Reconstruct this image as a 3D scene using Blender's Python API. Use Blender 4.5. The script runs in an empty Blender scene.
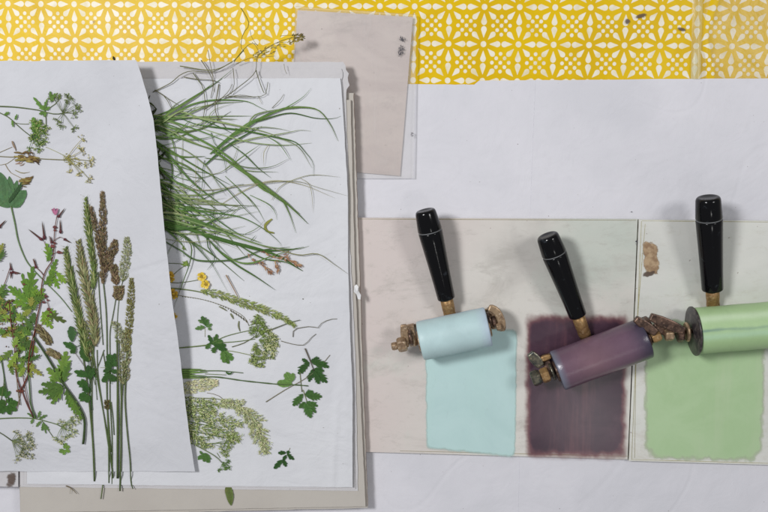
import bpy, math, random
from math import sin, cos, pi, radians, sqrt
from mathutils import Vector, Matrix, noise

random.seed(11)
S = bpy.context.scene
COL = S.collection

# ------------------------------------------------------------------ camera
PITCH, YAW, DIST, SPAN = 0.12, -0.055, 0.80, 0.768
Ry = Matrix(((cos(YAW), 0, sin(YAW)), (0, 1, 0), (-sin(YAW), 0, cos(YAW))))
Rx = Matrix(((1, 0, 0), (0, cos(PITCH), -sin(PITCH)), (0, sin(PITCH), cos(PITCH))))
RT = (Rx @ Ry).transposed()
CAM = RT @ Vector((0, 0, DIST))
cd = bpy.data.cameras.new('camera')
cam = bpy.data.objects.new('camera', cd)
COL.objects.link(cam)
cam.matrix_world = Matrix.Translation(CAM) @ RT.to_4x4()
cd.sensor_width = 36
cd.lens = 36 * DIST / SPAN
cd.clip_start, cd.clip_end = 0.01, 50
S.camera = cam
F = 1000 * DIST  # measured photo units per metre at one metre


def P(x, y, z=0.0):
    """a place measured on the photograph, in metres on the level plane of height z"""
    d = RT @ Vector(((x - 384) / F, (256 - y) / F, -1))
    return CAM + d * ((z - CAM.z) / d.z)


# ------------------------------------------------------------------ colour and materials
EXPO = 0.80


def ch(v):
    v /= 255.0
    return v / 12.92 if v < 0.04045 else ((v + 0.055) / 1.055) ** 2.4


def T(r, g, b, k=1.0):
    return tuple(min(0.93, ch(c) / EXPO * k) for c in (r, g, b))


class Nd:
    """node sockets with arithmetic"""
    nt = None

    def __init__(s, o): s.o = o

    @staticmethod
    def m(op, *a, clamp=False):
        n = Nd.nt.nodes.new('ShaderNodeMath'); n.operation = op; n.use_clamp = clamp
        for i, v in enumerate(a):
            if isinstance(v, Nd): Nd.nt.links.new(v.o, n.inputs[i])
            else: n.inputs[i].default_value = v
        return Nd(n.outputs[0])

    def __add__(s, b): return Nd.m('ADD', s, b)
    def __sub__(s, b): return Nd.m('SUBTRACT', s, b)
    def __rsub__(s, b): return Nd.m('SUBTRACT', b, s)
    def __mul__(s, b): return Nd.m('MULTIPLY', s, b)
    __radd__ = __add__
    __rmul__ = __mul__
    def __truediv__(s, b): return Nd.m('DIVIDE', s, b)
    def abs(s): return Nd.m('ABSOLUTE', s)
    def sqrt(s): return Nd.m('SQRT', Nd.m('MAXIMUM', s, 0.0))
    def max(s, b): return Nd.m('MAXIMUM', s, b)
    def min(s, b): return Nd.m('MINIMUM', s, b)


def step(v, lo, hi):
    n = Nd.nt.nodes.new('ShaderNodeMapRange'); n.interpolation_type = 'SMOOTHSTEP'
    Nd.nt.links.new(v.o, n.inputs[0])
    n.inputs[1].default_value = lo; n.inputs[2].default_value = hi
    return Nd(n.outputs[0])


def nz(scale, detail=3, rough=0.55, coord=None, dist=0.0):
    n = Nd.nt.nodes.new('ShaderNodeTexNoise')
    n.inputs['Scale'].default_value = scale; n.inputs['Detail'].default_value = detail
    n.inputs['Roughness'].default_value = rough; n.inputs['Distortion'].default_value = dist
    if coord is not None: Nd.nt.links.new(coord, n.inputs['Vector'])
    return Nd(n.outputs['Fac'])


def mixc(f, a, b):
    n = Nd.nt.nodes.new('ShaderNodeMix'); n.data_type = 'RGBA'
    for k, v in ((0, f), (6, a), (7, b)):
        if isinstance(v, Nd): Nd.nt.links.new(v.o, n.inputs[k])
        elif k == 0: n.inputs[k].default_value = v
        else: n.inputs[k].default_value = (*v[:3], 1)
    return Nd(n.outputs[2])


def coord(kind='Object'):
    n = Nd.nt.nodes.new('ShaderNodeTexCoord')
    return n.outputs[kind]


def sep(c):
    n = Nd.nt.nodes.new('ShaderNodeSeparateXYZ'); Nd.nt.links.new(c, n.inputs[0])
    return Nd(n.outputs[0]), Nd(n.outputs[1]), Nd(n.outputs[2])


def scaled(c, x, y, z):
    n = Nd.nt.nodes.new('ShaderNodeMapping'); Nd.nt.links.new(c, n.inputs[0])
    n.inputs['Scale'].default_value = (x, y, z)
    return n.outputs[0]


def attr(name='tint'):
    n = Nd.nt.nodes.new('ShaderNodeAttribute'); n.attribute_name = name
    return Nd(n.outputs['Color']), Nd(n.outputs['Alpha'])


def mat(name, fn, rough=0.6, spec=0.5, bump=None, metal=0.0, coat=0.0, coat_rough=0.1, trans=0.0, ior=None):
    m = bpy.data.materials.new(name); m.use_nodes = True
    nt = m.node_tree; Nd.nt = nt
    b = nt.nodes['Principled BSDF']
    c = fn()
    alpha = None
    if isinstance(c, tuple) and len(c) == 2 and isinstance(c[1], Nd): c, alpha = c
    if isinstance(c, Nd): nt.links.new(c.o, b.inputs['Base Color'])
    else: b.inputs['Base Color'].default_value = (*c[:3], 1)
    if alpha is not None: nt.links.new(alpha.o, b.inputs['Alpha'])
    r = rough() if callable(rough) else rough
    if isinstance(r, Nd): nt.links.new(r.o, b.inputs['Roughness'])
    else: b.inputs['Roughness'].default_value = r
    b.inputs['Specular IOR Level'].default_value = spec
    b.inputs['Metallic'].default_value = metal
    b.inputs['Coat Weight'].default_value = coat
    b.inputs['Coat Roughness'].default_value = coat_rough
    b.inputs['Transmission Weight'].default_value = trans
    if ior: b.inputs['IOR'].default_value = ior
    if bump:
        h, strength, dist = bump[0](), bump[1], bump[2]
        n = nt.nodes.new('ShaderNodeBump'); n.inputs['Strength'].default_value = strength
        n.inputs['Distance'].default_value = dist
        nt.links.new(h.o, n.inputs['Height']); nt.links.new(n.outputs[0], b.inputs['Normal'])
    return m


def paper_mat(name, base, dark, specks=True, wrinkle=1.0):
    def col():
        c = coord()
        a = mixc(step(nz(5, 4, 0.6, c), 0.35, 0.68), base, dark)
        a = mixc(step(nz(130, 3, 0.7, c), 0.45, 0.75) * 0.18, a, tuple(v * 0.86 for v in base))
        if specks:
            a = mixc(step(nz(330, 1, 0.3, c), 0.80, 0.83) * 0.55, a, (0.16, 0.12, 0.09))
        return a
    return mat(name, col, 0.82, 0.25,
               bump=(lambda: nz(9, 4, 0.55, coord(), 0.8) * (1.6 * wrinkle) + nz(900, 2, 0.6, coord()) * 0.035 + nz(32, 3, 0.6, coord(), 1.5) * (0.28 * wrinkle) + step((nz(3.2, 1, 0.4, coord(), 0.4) - 0.5).abs(), 0.0, 0.012) * (0.12 * wrinkle) + step((nz(4.1, 1, 0.4, scaled(coord(), 1.0, 1.0, 3.0), 0.2) - 0.56).abs(), 0.0, 0.008) * (0.10 * wrinkle), 0.55, 0.005))


M = {}
M['paper'] = paper_mat('newsprint', T(201, 202, 206), T(192, 193, 198))
M['paper_c'] = paper_mat('newsprint in front', T(192, 193, 198), T(184, 185, 190))
M['paper_shade'] = paper_mat('newsprint with painted shade', T(190, 188, 190), T(180, 178, 180))  # darker base, shade on the lower sheets painted into the colour
M['table_paper'] = paper_mat('table paper', T(206, 205, 211), T(196, 196, 202), True, 0.7)
M['board'] = paper_mat('grey board', T(178, 173, 166), T(170, 164, 157), False, 0.2)
M['board_cream'] = paper_mat('cream board', T(206, 199, 192), T(192, 184, 176), False, 0.2)
M['board_brown'] = paper_mat('raw brown board', T(164, 149, 138), T(140, 124, 112), False, 0.5)
M['torn'] = paper_mat('torn white paper', T(232, 232, 234), T(215, 215, 218), False)
M['stain'] = mat('brown stained paper', lambda: mixc(step(nz(160, 4, 0.6, coord()), 0.35, 0.65), T(150, 132, 126), T(118, 100, 96)), 0.8)


def plant_mat(name, rough=0.62, spec=0.18):
    def col():
        a, _ = attr()
        n = nz(650, 3, 0.6, coord())
        g = Nd.nt.nodes.new('ShaderNodeHueSaturation'); g.inputs['Saturation'].default_value = 0.92
        w_ = Nd.nt.nodes.new('ShaderNodeVectorMath'); w_.operation = 'MULTIPLY'; w_.inputs[1].default_value = (1.03, 1.02, 0.76)
        Nd.nt.links.new(a.o, g.inputs['Color'])
        Nd.nt.links.new(g.outputs[0], w_.inputs[0])
        return mulc(Nd(w_.outputs[0]), n * 0.8 + 0.50)
    return mat(name, col, rough, spec, bump=(lambda: nz(1400, 2, 0.6, coord()), 0.4, 0.0004))


def mulc(c, f):
    n = Nd.nt.nodes.new('ShaderNodeVectorMath'); n.operation = 'SCALE'
    Nd.nt.links.new(c.o, n.inputs[0]); Nd.nt.links.new(f.o, n.inputs['Scale'])
    return Nd(n.outputs[0])


M['plant'] = plant_mat('dried plant')
M['petal'] = plant_mat('yellow petal', 0.4, 0.5)


def cloth_col():
    c = coord()
    X, Y, _ = sep(c)
    u = Nd.m('FRACT', X / 0.03346 + 100.5) - 0.5
    v = Nd.m('FRACT', Y / 0.03474 + 100.5) - 0.5
    wob = nz(500, 2, 0.5, c) * 0.35 - 0.17
    x = u.abs() * 34.0
    y = v.abs() * 34.0
    a, b = x.max(y), x.min(y)

    def petal(t, s, pk=13.4, wd=2.75):
        w1 = ((t - 5.6) * 0.37).min(wd).max(0.0)
        q = ((t - pk) / 3.1).max(0.0)
        w = w1 * (1.0 - q * q).sqrt()
        return step(w - s.abs() + wob, -0.28, 0.28) * step(t, 5.6, 6.4)

    r2 = 0.70710678
    m = petal(a, b)
    m = m.max(petal((a + b) * r2, (a - b) * r2, 12.3, 2.5))
    rr = (x * x + y * y).sqrt()
    m = m.max(step(2.75 - rr + wob, -0.25, 0.25))
    dx, dy = 17.0 - x, 17.0 - y

    def dot(cx, cy, r=1.75):
        ex, ey = dx - cx, dy - cy
        return step(r - (ex * ex + ey * ey).sqrt() + wob, -0.25, 0.25)
    for q in ((0, 0), (4.1, 4.1), (8.2, 0), (0, 8.2)):
        m = m.max(dot(*q))
    yel = mixc(step(nz(14, 4, 0.6, c), 0.35, 0.7), T(212, 177, 0), T(201, 164, 0))
    wht = mixc(step(nz(60, 4, 0.6, c), 0.4, 0.75), T(222, 216, 200), T(208, 196, 160))
    a_ = mixc(m, yel, wht)
    st = step(nz(42, 2, 0.5, c), 0.735, 0.765)
    a_ = mixc(st * 0.75, a_, T(150, 120, 90))
    return a_


M['cloth'] = mat('wax cloth', cloth_col, lambda: nz(30, 3, 0.6, coord()) * 0.16 + 0.34, 0.22,
                 bump=(lambda: nz(22, 4, 0.6, coord(), 0.6) + nz(220, 3, 0.6, coord()) * 0.06, 0.35, 0.003), coat=0.0, coat_rough=0.22)
M['table'] = mat('worn table top', lambda: mixc(nz(8, 5, 0.6, coord()), T(190, 186, 180), T(150, 142, 132)), 0.5)


def slab_col(base, dirt, tint, rub, pink=None):
    def f():
        c = coord()
        s = scaled(c, 1.0, 2.2, 1.0)
        a = mixc(step(nz(7, 5, 0.62, s, 0.6), 0.40, 0.66) * 0.9, base, dirt)
        if pink:
            X, Y, _ = sep(c)
            a = mixc(step(X + nz(8, 3, 0.6, c) * 0.10 - Y * 0.25, 0.19, 0.05) * 0.8, a, pink)
            d = ((X - 0.215) * (X - 0.215) + (Y - 0.015) * (Y - 0.015)).sqrt() + (nz(25, 4, 0.6, c) - 0.5) * 0.10
            a = mixc(step(d, 0.075, 0.01) * 0.55, a, T(172, 186, 176))
            d = ((X - 0.13) * (X - 0.13) + (Y - 0.0) * (Y - 0.0)).sqrt() + (nz(30, 4, 0.6, c) - 0.5) * 0.08
            a = mixc(step(d, 0.045, 0.0) * 0.5, a, T(164, 160, 156))
        a = mixc(step(nz(9, 5, 0.66, c, 1.2), 0.50, 0.70) * 0.6, a, tint)
        a = mixc(step(nz(14, 6, 0.75, s, 0.5), 0.50, 0.70) * 0.42, a, rub)
        a = mixc(step(nz(48, 6, 0.78, s, 0.3), 0.54, 0.72) * 0.36, a, rub)
        a = mixc(step(nz(260, 1, 0.4, c), 0.775, 0.80) * 0.5, a, T(110, 90, 84))
        return a
    return f


M['slab'] = mat('inky glass over pink paper', slab_col(T(203, 200, 194), T(196, 192, 186), T(190, 193, 185), T(160, 156, 149), T(200, 188, 185)),
                lambda: nz(40, 4, 0.7, coord()) * 0.25 + 0.12, 0.5, bump=(lambda: nz(60, 4, 0.6, coord()), 0.08, 0.002))
M['slab_b'] = mat('inky glass over white paper', slab_col(T(204, 204, 199), T(196, 197, 192), T(200, 204, 196), T(176, 172, 160)),
                  lambda: nz(40, 4, 0.7, coord()) * 0.25 + 0.12, 0.5, bump=(lambda: nz(60, 4, 0.6, coord()), 0.08, 0.002))
M['slab_edge'] = mat('grimy glass edge', lambda: mixc(step(nz(55, 5, 0.7, coord()), 0.42, 0.62), T(182, 182, 166), T(116, 104, 84)), 0.3)
M['greige'] = mat('stained metal sheet', slab_col(T(190, 178, 173), T(174, 160, 157), T(196, 186, 178), T(148, 138, 134)), 0.4)


def glass_col():
    c = coord()
    sc_ = step(nz(45, 5, 0.7, scaled(c, 1, 0.25, 1), 0.8), 0.5, 0.75)
    return T(214, 212, 210), (sc_ * 0.10 + 0.13)


M['clear'] = mat('scuffed clear sheet', glass_col, 0.14, 0.5)
M['clear_edge'] = mat('clear sheet edge', lambda: (T(190, 184, 178), nz(60, 4, 0.6, coord()) * 0.5 + 0.30), 0.3, 0.5)
M['film'] = mat('clear plastic film', lambda: (T(176, 160, 120), nz(24, 3, 0.6, coord()) * 0.16 + 0.02), 0.22, 0.5,
                bump=(lambda: nz(26, 4, 0.6, coord(), 1.0), 0.25, 0.004))
M['glare'] = mat('painted glare', lambda: (T(232, 226, 190), step(nz(60, 4, 0.6, scaled(coord(), 1, 0.3, 1)), 0.35, 0.7) * 0.20 + 0.04), 0.25, 0.4)


def ink_mat(name, c1, c2, edge, rough=0.25, lo=0.06, hi=0.42, nn=0.5):
    def f():
        c = coord()
        _, al = attr()
        n = nz(60, 5, 0.65, c, 0.8)
        a = mixc(step(nz(16, 5, 0.65, c, 0.8), 0.32, 0.7), c1, c2)
        a = mixc(step(nz(34, 4, 0.65, scaled(c, 1.0, 0.10, 1.0)), 0.46, 0.70) * 0.45, a, edge)
        a = mixc(step(nz(150, 4, 0.75, scaled(c, 1.0, 0.5, 1.0)), 0.58, 0.74) * 0.25, a, tuple(v * 0.8 for v in c1))
        a = mixc(step(al, 1.0, 0.35), a, edge)
        return a, step(al + (n - 0.5) * nn, lo, hi)
    return mat(name, f, rough, 0.5, bump=(lambda: nz(26, 3, 0.5, coord()) + nz(600, 2, 0.5, coord()) * 0.06, 0.07, 0.002))


M['ink_t'] = ink_mat('turquoise ink', T(178, 204, 203), T(171, 198, 197), T(176, 204, 201), 0.40, 0.05, 0.7)
M['ink_p'] = ink_mat('purple ink', T(56, 39, 52), T(74, 54, 66), T(132, 88, 92), 0.24, 0.02, 0.9, 0.12)
M['ink_g'] = ink_mat('green ink', T(165, 190, 150), T(157, 184, 141), T(176, 190, 160), 0.40, 0.05, 0.9)
M['ink_s'] = mat('dried tan ink', lambda: (mixc(step(nz(130, 5, 0.7, coord()), 0.38, 0.62), T(172, 148, 118), T(136, 110, 84)), step(attr()[1] + (nz(240, 5, 0.7, coord()) - 0.5) * 1.1, 0.1, 0.45) * 0.95), 0.7)
M['ink_d'] = mat('dark ink marks', lambda: (T(62, 60, 66), step(attr()[1] + (nz(1000, 3, 0.6, coord()) - 0.5) * 2.6, 0.80, 1.15)), 0.6)
M['ink_k'] = mat('dark ink smear', lambda: (T(88, 72, 62), step(attr()[1] + (nz(260, 4, 0.7, coord()) - 0.5) * 1.6, 0.35, 1.0) * 0.8), 0.6)
M['handle'] = mat('black lacquered handle', lambda: mixc(step(nz(90, 5, 0.7, coord()), 0.60, 0.72) * 0.45, (0.004, 0.004, 0.005), (0.06, 0.07, 0.085)),
                  lambda: nz(120, 3, 0.6, coord()) * 0.10 + 0.08, 0.30, coat=0.0, coat_rough=0.08,
                  bump=(lambda: nz(300, 3, 0.6, coord()), 0.05, 0.001))
M['ring'] = mat('worn groove', lambda: T(100, 102, 104), 0.5)


def rust(a, b, c_):
    def f():
        c = coord()
        k = mixc(step(nz(190, 4, 0.6, c), 0.35, 0.7), a, b)
        return mixc(step(nz(400, 3, 0.6, c), 0.54, 0.72) * 0.8, k, c_)
    return f


M['metal'] = mat('tarnished brassy steel', rust(T(166, 142, 114), T(120, 98, 78), T(206, 188, 166)), lambda: nz(200, 3, 0.6, coord()) * 0.4 + 0.25, 0.6,
                 bump=(lambda: nz(420, 4, 0.7, coord()), 0.12, 0.0005), metal=0.65)
M['metal_d'] = mat('dark rusty steel', rust(T(104, 82, 70), T(54, 42, 38), T(150, 122, 104)), lambda: nz(200, 3, 0.6, coord()) * 0.35 + 0.2, 0.6,
                   bump=(lambda: nz(420, 4, 0.7, coord()), 0.12, 0.0005), metal=0.65)
M['metal_g'] = mat('greenish inky steel', rust(T(104, 100, 86), T(54, 58, 56), T(150, 136, 112)), 0.35, 0.6, bump=(lambda: nz(420, 4, 0.7, coord()), 0.12, 0.0005), metal=0.65)
M['tang'] = mat('stained tang', rust(T(158, 126, 84), T(132, 102, 68), T(184, 160, 124)), lambda: nz(200, 3, 0.6, coord()) * 0.4 + 0.25, 0.6,
                bump=(lambda: nz(300, 3, 0.6, coord()), 0.12, 0.0005), metal=0.6)


def roll_mat(name, rough, streak):
    def f():
        a, _ = attr()
        return mulc(a, nz(60, 6, 0.75, coord(), 0.8) * streak + (1.0 - streak * 0.5))
    return mat(name, f, rough, 0.5, bump=(lambda: nz(700, 3, 0.65, coord()), 0.22, 0.0006), coat=0.0, coat_rough=0.2)


M['roll'] = roll_mat('inked rubber roller', 0.46, 0.25)
M['roll_p'] = roll_mat('purple inked roller', 0.25, 0.40)
M['disc'] = mat('dark roller disc', lambda: mixc(step(nz(160, 4, 0.6, coord()), 0.45, 0.65), T(48, 44, 46), T(84, 78, 74)), 0.35)


# ------------------------------------------------------------------ mesh building
class MB:
    def __init__(s): s.v, s.f, s.c = [], [], []

    def add(s, vs, fs, cs):
        n = len(s.v)
        s.v += [Vector(v) for v in vs]
        s.f += [tuple(i + n for i in f) for f in fs]
        if cs and not isinstance(cs[0], (tuple, list)): cs = [cs] * len(vs)
        s.c += [tuple(c) if len(c) == 4 else (*c, 1.0) for c in cs]

    def build(s, name, m, parent=None, smooth=True, solid=None, sub=0, bevel=None):
        me = bpy.data.meshes.new(name)
        off = Vector(parent.location) if parent else Vector((0, 0, 0))
        if parent and parent.parent: off = off + Vector(parent.parent.location)
        me.from_pydata([v - off for v in s.v], [], s.f)
        a = me.color_attributes.new('tint', 'FLOAT_COLOR', 'POINT')
        for i, c in enumerate(s.c): a.data[i].color = c
        for p in me.polygons: p.use_smooth = smooth
        me.materials.append(m); me.update()
        o = bpy.data.objects.new(name, me); COL.objects.link(o)
        if parent: o.parent = parent
        if solid:
            md = o.modifiers.new('thickness', 'SOLIDIFY'); md.thickness = solid; md.offset = -1
            md = o.modifiers.new('crisp_rim', 'EDGE_SPLIT'); md.split_angle = radians(40)
        if bevel:
            md = o.modifiers.new('bevel', 'BEVEL'); md.width = bevel; md.segments = 2; md.limit_method = 'ANGLE'
            md.angle_limit = radians(40)
        return o


def tag(o, label=None, cat=None, group=None, kind=None):
    if label: o['label'] = label
    if cat: o['category'] = cat
    if group: o['group'] = group
    if kind: o['kind'] = kind
    return o


def thing(name, label, cat, loc, group=None):
    o = bpy.data.objects.new(name, None); COL.objects.link(o)
    o.location = loc; o.empty_display_size = 0.01
    return tag(o, label, cat, group)


def catmull(pts, n):
    pts = [Vector(p) for p in pts]
    if len(pts) == 2: return [pts[0].lerp(pts[1], i / n) for i in range(n + 1)]
    L = [0]
    for a, b in zip(pts, pts[1:]): L.append(L[-1] + (b - a).length)
    out = []
    for i in range(n + 1):
        t = L[-1] * i / n
        k = 0
        while k < len(pts) - 2 and t > L[k + 1]: k += 1
        u = (t - L[k]) / max(1e-9, L[k + 1] - L[k])
        p1, p2 = pts[k], pts[k + 1]
        p0 = pts[k - 1] if k > 0 else p1 * 2 - p2
        p3 = pts[k + 2] if k + 2 < len(pts) else p2 * 2 - p1
        out.append(0.5 * ((2 * p1) + (p2 - p0) * u + (2 * p0 - 5 * p1 + 4 * p2 - p3) * u * u + (3 * p1 - p0 - 3 * p2 + p3) * u ** 3))
    return out


def jit(c, a=0.12):
    k = 1 + random.uniform(-a, a)
    return tuple(max(0.002, v * k * (1 + random.uniform(-a, a) * 0.4)) for v in c)


def sm(t): t = max(0, min(1, t)); return t * t * (3 - 2 * t)


# ---- surfaces the plants lie on
Z_SHEET = 0.0213
Z_COVER = 0.0262


def edge_x(y, tab):
    if y <= tab[0][0]: return tab[0][1]
    for (y0, x0), (y1, x1) in zip(tab, tab[1:]):
        if y <= y1: return x0 + (x1 - x0) * (y - y0) / (y1 - y0)
    return tab[-1][1]


COVER_R = [(58, 135), (62, 137), (90, 146), (120, 153.5), (160, 158), (215, 163), (300, 172), (340, 178), (400, 185), (440, 190), (472, 195)]


def z_cover(x, y):
    xr = edge_x(y, COVER_R)
    k = sm((x - (xr - 62)) / 62)
    n = noise.noise(Vector((x / 70, y / 80, 3.1))) * 0.0011 + noise.noise(Vector((x / 26, y / 30, 8.1))) * 0.00025
    if y > 473.5: return Z_COVER + n - 0.0035 + (0.0204 - Z_COVER - n + 0.0035) * sm((y - 473.5) / 6)
    return Z_COVER + n + k * (0.0120 * (1.0 - sm((y - 300) / 172)) + 0.0012) - 0.0035 * sm((y - 440) / 32) * (1 - k)


def z_sheet(x, y):
    return Z_SHEET + noise.noise(Vector((x / 60, y / 60, 1.7))) * 0.0006 + noise.noise(Vector((x / 22, y / 26, 5.7))) * 0.00022


Z_FLAT = lambda z: (lambda x, y: z)
SURF = z_sheet


def px_path(pts, n, surf, lift, arch=0.0):
    q = catmull([(a, b, 0) for a, b in pts], n)
    out = []
    for i, p in enumerate(q):
        z = surf(p.x, p.y) + lift + arch * sin(pi * i / n)
        out.append(P(p.x, p.y, z))
    return out


def blade(mb, pts, w, col, surf=None, lift=0.0005, tip=0.12, base=0.6, n=None, arch=0.0, tipcol=None, fold=0.18, peak=0.35):
    """a flat leaf blade with a slight keel; w in millimetres"""
    surf = surf or SURF
    if n is None:
        L = sum((Vector(b) - Vector(a)).length for a, b in zip(pts, pts[1:]))
        n = max(4, int(L / 5))
    q = px_path(pts, n, surf, lift, arch)
    vs, cs = [], []
    tc = tipcol or tuple(c * 0.75 for c in col)
    ph = random.uniform(0, 6)
    for i, p in enumerate(q):
        t = i / n
        d = (q[min(n, i + 1)] - q[max(0, i - 1)]); d.z = 0; d.normalize()
        s = Vector((-d.y, d.x, 0))
        if t < peak: k = base + (1 - base) * sm(t / peak)
        else: k = tip + (1 - tip) * (1 - ((t - peak) / (1 - peak)) ** 1.7)
        k *= 1 + 0.08 * sin(t * 17 + ph)
        h = w * 0.0005 * k
        tw = sin(t * 5 + ph) * 0.35 * h
        vs += [p - s * h + Vector((0, 0, max(0, tw))), p + Vector((0, 0, h * fold * 2)), p + s * h + Vector((0, 0, max(0, -tw)))]
        c = tuple(a * (1 - t ** 3) + b * t ** 3 for a, b in zip(col, tc))
        cs += [c, tuple(v * 1.28 for v in c), tuple(v * 0.9 for v in c)]  # painted highlight: keel lighter than both sides
    fs = []
    for i in range(n):
        a = i * 3
        fs += [(a, a + 1, a + 4, a + 3), (a + 1, a + 2, a + 5, a + 4)]
    mb.add(vs, fs, cs)


def tube3(mb, q, r0, r1, col, k=5, col2=None, bumps=0.0):
    n = len(q) - 1
    vs, cs, fs = [], [], []
    ph = random.uniform(0, 6)
    for i, p in enumerate(q):
        t = i / n
        d = (q[min(n, i + 1)] - q[max(0, i - 1)]).normalized()
        s = d.cross(Vector((0, 0, 1)))
        if s.length < 1e-4: s = Vector((1, 0, 0))
        s.normalize(); u = s.cross(d)
        r = (r0 + (r1 - r0) * t) * 0.001 * (1 + bumps * sin(i * 2.1 + ph))
        c = col if not col2 else tuple(a * (1 - t) + b * t for a, b in zip(col, col2))
        for j in range(k):
            a = 2 * pi * j / k
            vs.append(p + s * (r * cos(a)) + u * (r * sin(a)))
            cs.append(c)
    for i in range(n):
        for j in range(k):
            fs.append((i * k + j, i * k + (j + 1) % k, (i + 1) * k + (j + 1) % k, (i + 1) * k + j))
    fs += [tuple(range(k - 1, -1, -1)), tuple(n * k + j for j in range(k))]
    mb.add(vs, fs, cs)


def stem(mb, pts, w0, w1, col, surf=None, lift=0.0003, arch=0.0, col2=None, n=None, bumps=0.05):
    surf = surf or SURF
    L = sum((Vector(b) - Vector(a)).length for a, b in zip(pts, pts[1:]))
    n = n or max(3, int(L / 5))
    q = px_path(pts, n, surf, lift + w0 * 0.0005, arch)
    tube3(mb, q, w0 / 2, w1 / 2, col, 6, col2, bumps)


def spindle(mb, a, b, r, col, k=4, tipcol=None, peak=0.4):
    """an elongated seed or bud between two world points"""
    d = (b - a); L = d.length
    if L < 1e-7: return
    d.normalize()
    s = d.cross(Vector((0, 0, 1)))
    if s.length < 1e-4: s = Vector((1, 0, 0))
    s.normalize(); u = s.cross(d)
    prof = [(0, 0.25), (peak * 0.5, 0.85), (peak, 1.0), (0.75, 0.6), (1.0, 0.04)]
    vs, cs, fs = [], [], []
    tc = tipcol or tuple(c * 1.25 for c in col)
    a0 = random.uniform(0, 1)
    for t, w in prof:
        for j in range(k):
            an = 2 * pi * (j + a0) / k
            vs.append(a + d * (L * t) + s * (r * w * cos(an)) + u * (r * w * sin(an) * 0.7))
            cs.append(tuple(x * (1 - t) + y * t for x, y in zip(col, tc)))
    for i in range(4):
        for j in range(k):
            fs.append((i * k + j, i * k + (j + 1) % k, (i + 1) * k + (j + 1) % k, (i + 1) * k + j))
    mb.add(vs, fs, cs)


def seed(mb, x, y, ang, L, w, col, surf, lift=0.0006, tipcol=None, rise=0.0):
    """a seed lying at photo place x, y pointing to ang (degrees, up = 90)"""
    z = surf(x, y) + lift
    a = P(x, y, z)
    d = Vector((cos(radians(ang)), sin(radians(ang)), rise))
    spindle(mb, a, a + d * L * 0.001, w * 0.0005, col, tipcol=tipcol)


def fleck(mb, p, r, col):
    vs = [p + Vector((r, 0, 0)), p + Vector((0, r, 0)), p + Vector((-r, 0, 0)), p + Vector((0, -r, 0)), p + Vector((0, 0, r * 0.8)), p - Vector((0, 0, r * 0.6))]
    a = random.uniform(0, pi)
    c0 = vs[4] * 0.5 + vs[5] * 0.5
    R = Matrix.Rotation(a, 3, 'Z')
    vs = [c0 + R @ (v - c0) for v in vs]
    mb.add(vs, [(0, 1, 4), (1, 2, 4), (2, 3, 4), (3, 0, 4), (1, 0, 5), (2, 1, 5), (3, 2, 5), (0, 3, 5)], col)


def lobed(mb, base, tip, w, col, lobes=4, surf=None, lift=0.0007, deep=0.6, sweep=0.5, shape=0.42, n=None, curl=0.0006, bend=0.0):
    """a leaf blade with pointed lobes; base, tip in photo places, w full width in mm"""
    surf = surf or SURF
    bx, by = base; tx, ty = tip
    n = n or lobes * 6
    dx, dy = tx - bx, ty - by
    L = sqrt(dx * dx + dy * dy) + 1e-6
    ux, uy = dx / L, dy / L
    nx, ny = -uy, ux
    vs, cs, fs = [], [], []
    ph = random.uniform(-0.15, 0.15)
    off = [random.uniform(0.75, 1.15) for _ in range(lobes * 2 + 4)]
    for i in range(n + 1):
        t = i / n
        env = (sin(pi * min(1, t ** (shape / 0.5) * 0.97 + 0.03)) ** 0.75)
        cb = bend * sin(pi * t)
        mx, my = bx + dx * t + nx * cb, by + dy * t + ny * cb
        row = []
        for sd in (-1, 0, 1):
            if sd == 0:
                z = surf(mx, my) + lift + 0.0001
                vs.append(P(mx, my, z)); cs.append(tuple(c * 0.82 for c in col)); continue
            fr = (t * lobes + ph * sd) % 1.0
            k = int(t * lobes) + (lobes if sd > 0 else 0)
            saw = fr / 0.7 if fr < 0.7 else (1 - fr) / 0.3
            g = env * ((1 - deep) + deep * saw) * off[min(k, len(off) - 1)]
            h = w * 0.5 * g
            px = mx + sd * nx * h + ux * h * sweep * (0.4 + saw * 0.6)
            py = my + sd * ny * h + uy * h * sweep * (0.4 + saw * 0.6)
            z = surf(px, py) + lift + curl * g * random.uniform(0.3, 1)
            vs.append(P(px, py, z)); cs.append(tuple(c * random.uniform(0.95, 1.2) for c in col))
    for i in range(n):
        a = i * 3
        fs += [(a, a + 1, a + 4, a + 3), (a + 1, a + 2, a + 5, a + 4)]
    mb.add(vs, fs, cs)


def palmate(mb, base, tip, w, col, surf=None, lobes=4, spread=42, count=3, **kw):
    bx, by = base; tx, ty = tip
    ox, oy = tx - bx, ty - by
    h = (count - 1) / 2
    for k in range(count):
        a = radians((k - h) * spread)
        s = 1.0 - 0.22 * abs(k - h)
        x = ox * cos(a) - oy * sin(a); y = ox * sin(a) + oy * cos(a)
        lobed(mb, base, (bx + x * s, by + y * s), w * s * 0.62, jit(col, 0.08), lobes, surf, lift=kw.get('lift', 0.0007) + 0.00012 * k,
              deep=kw.get('deep', 0.62), sweep=kw.get('sweep', 0.6))


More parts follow.
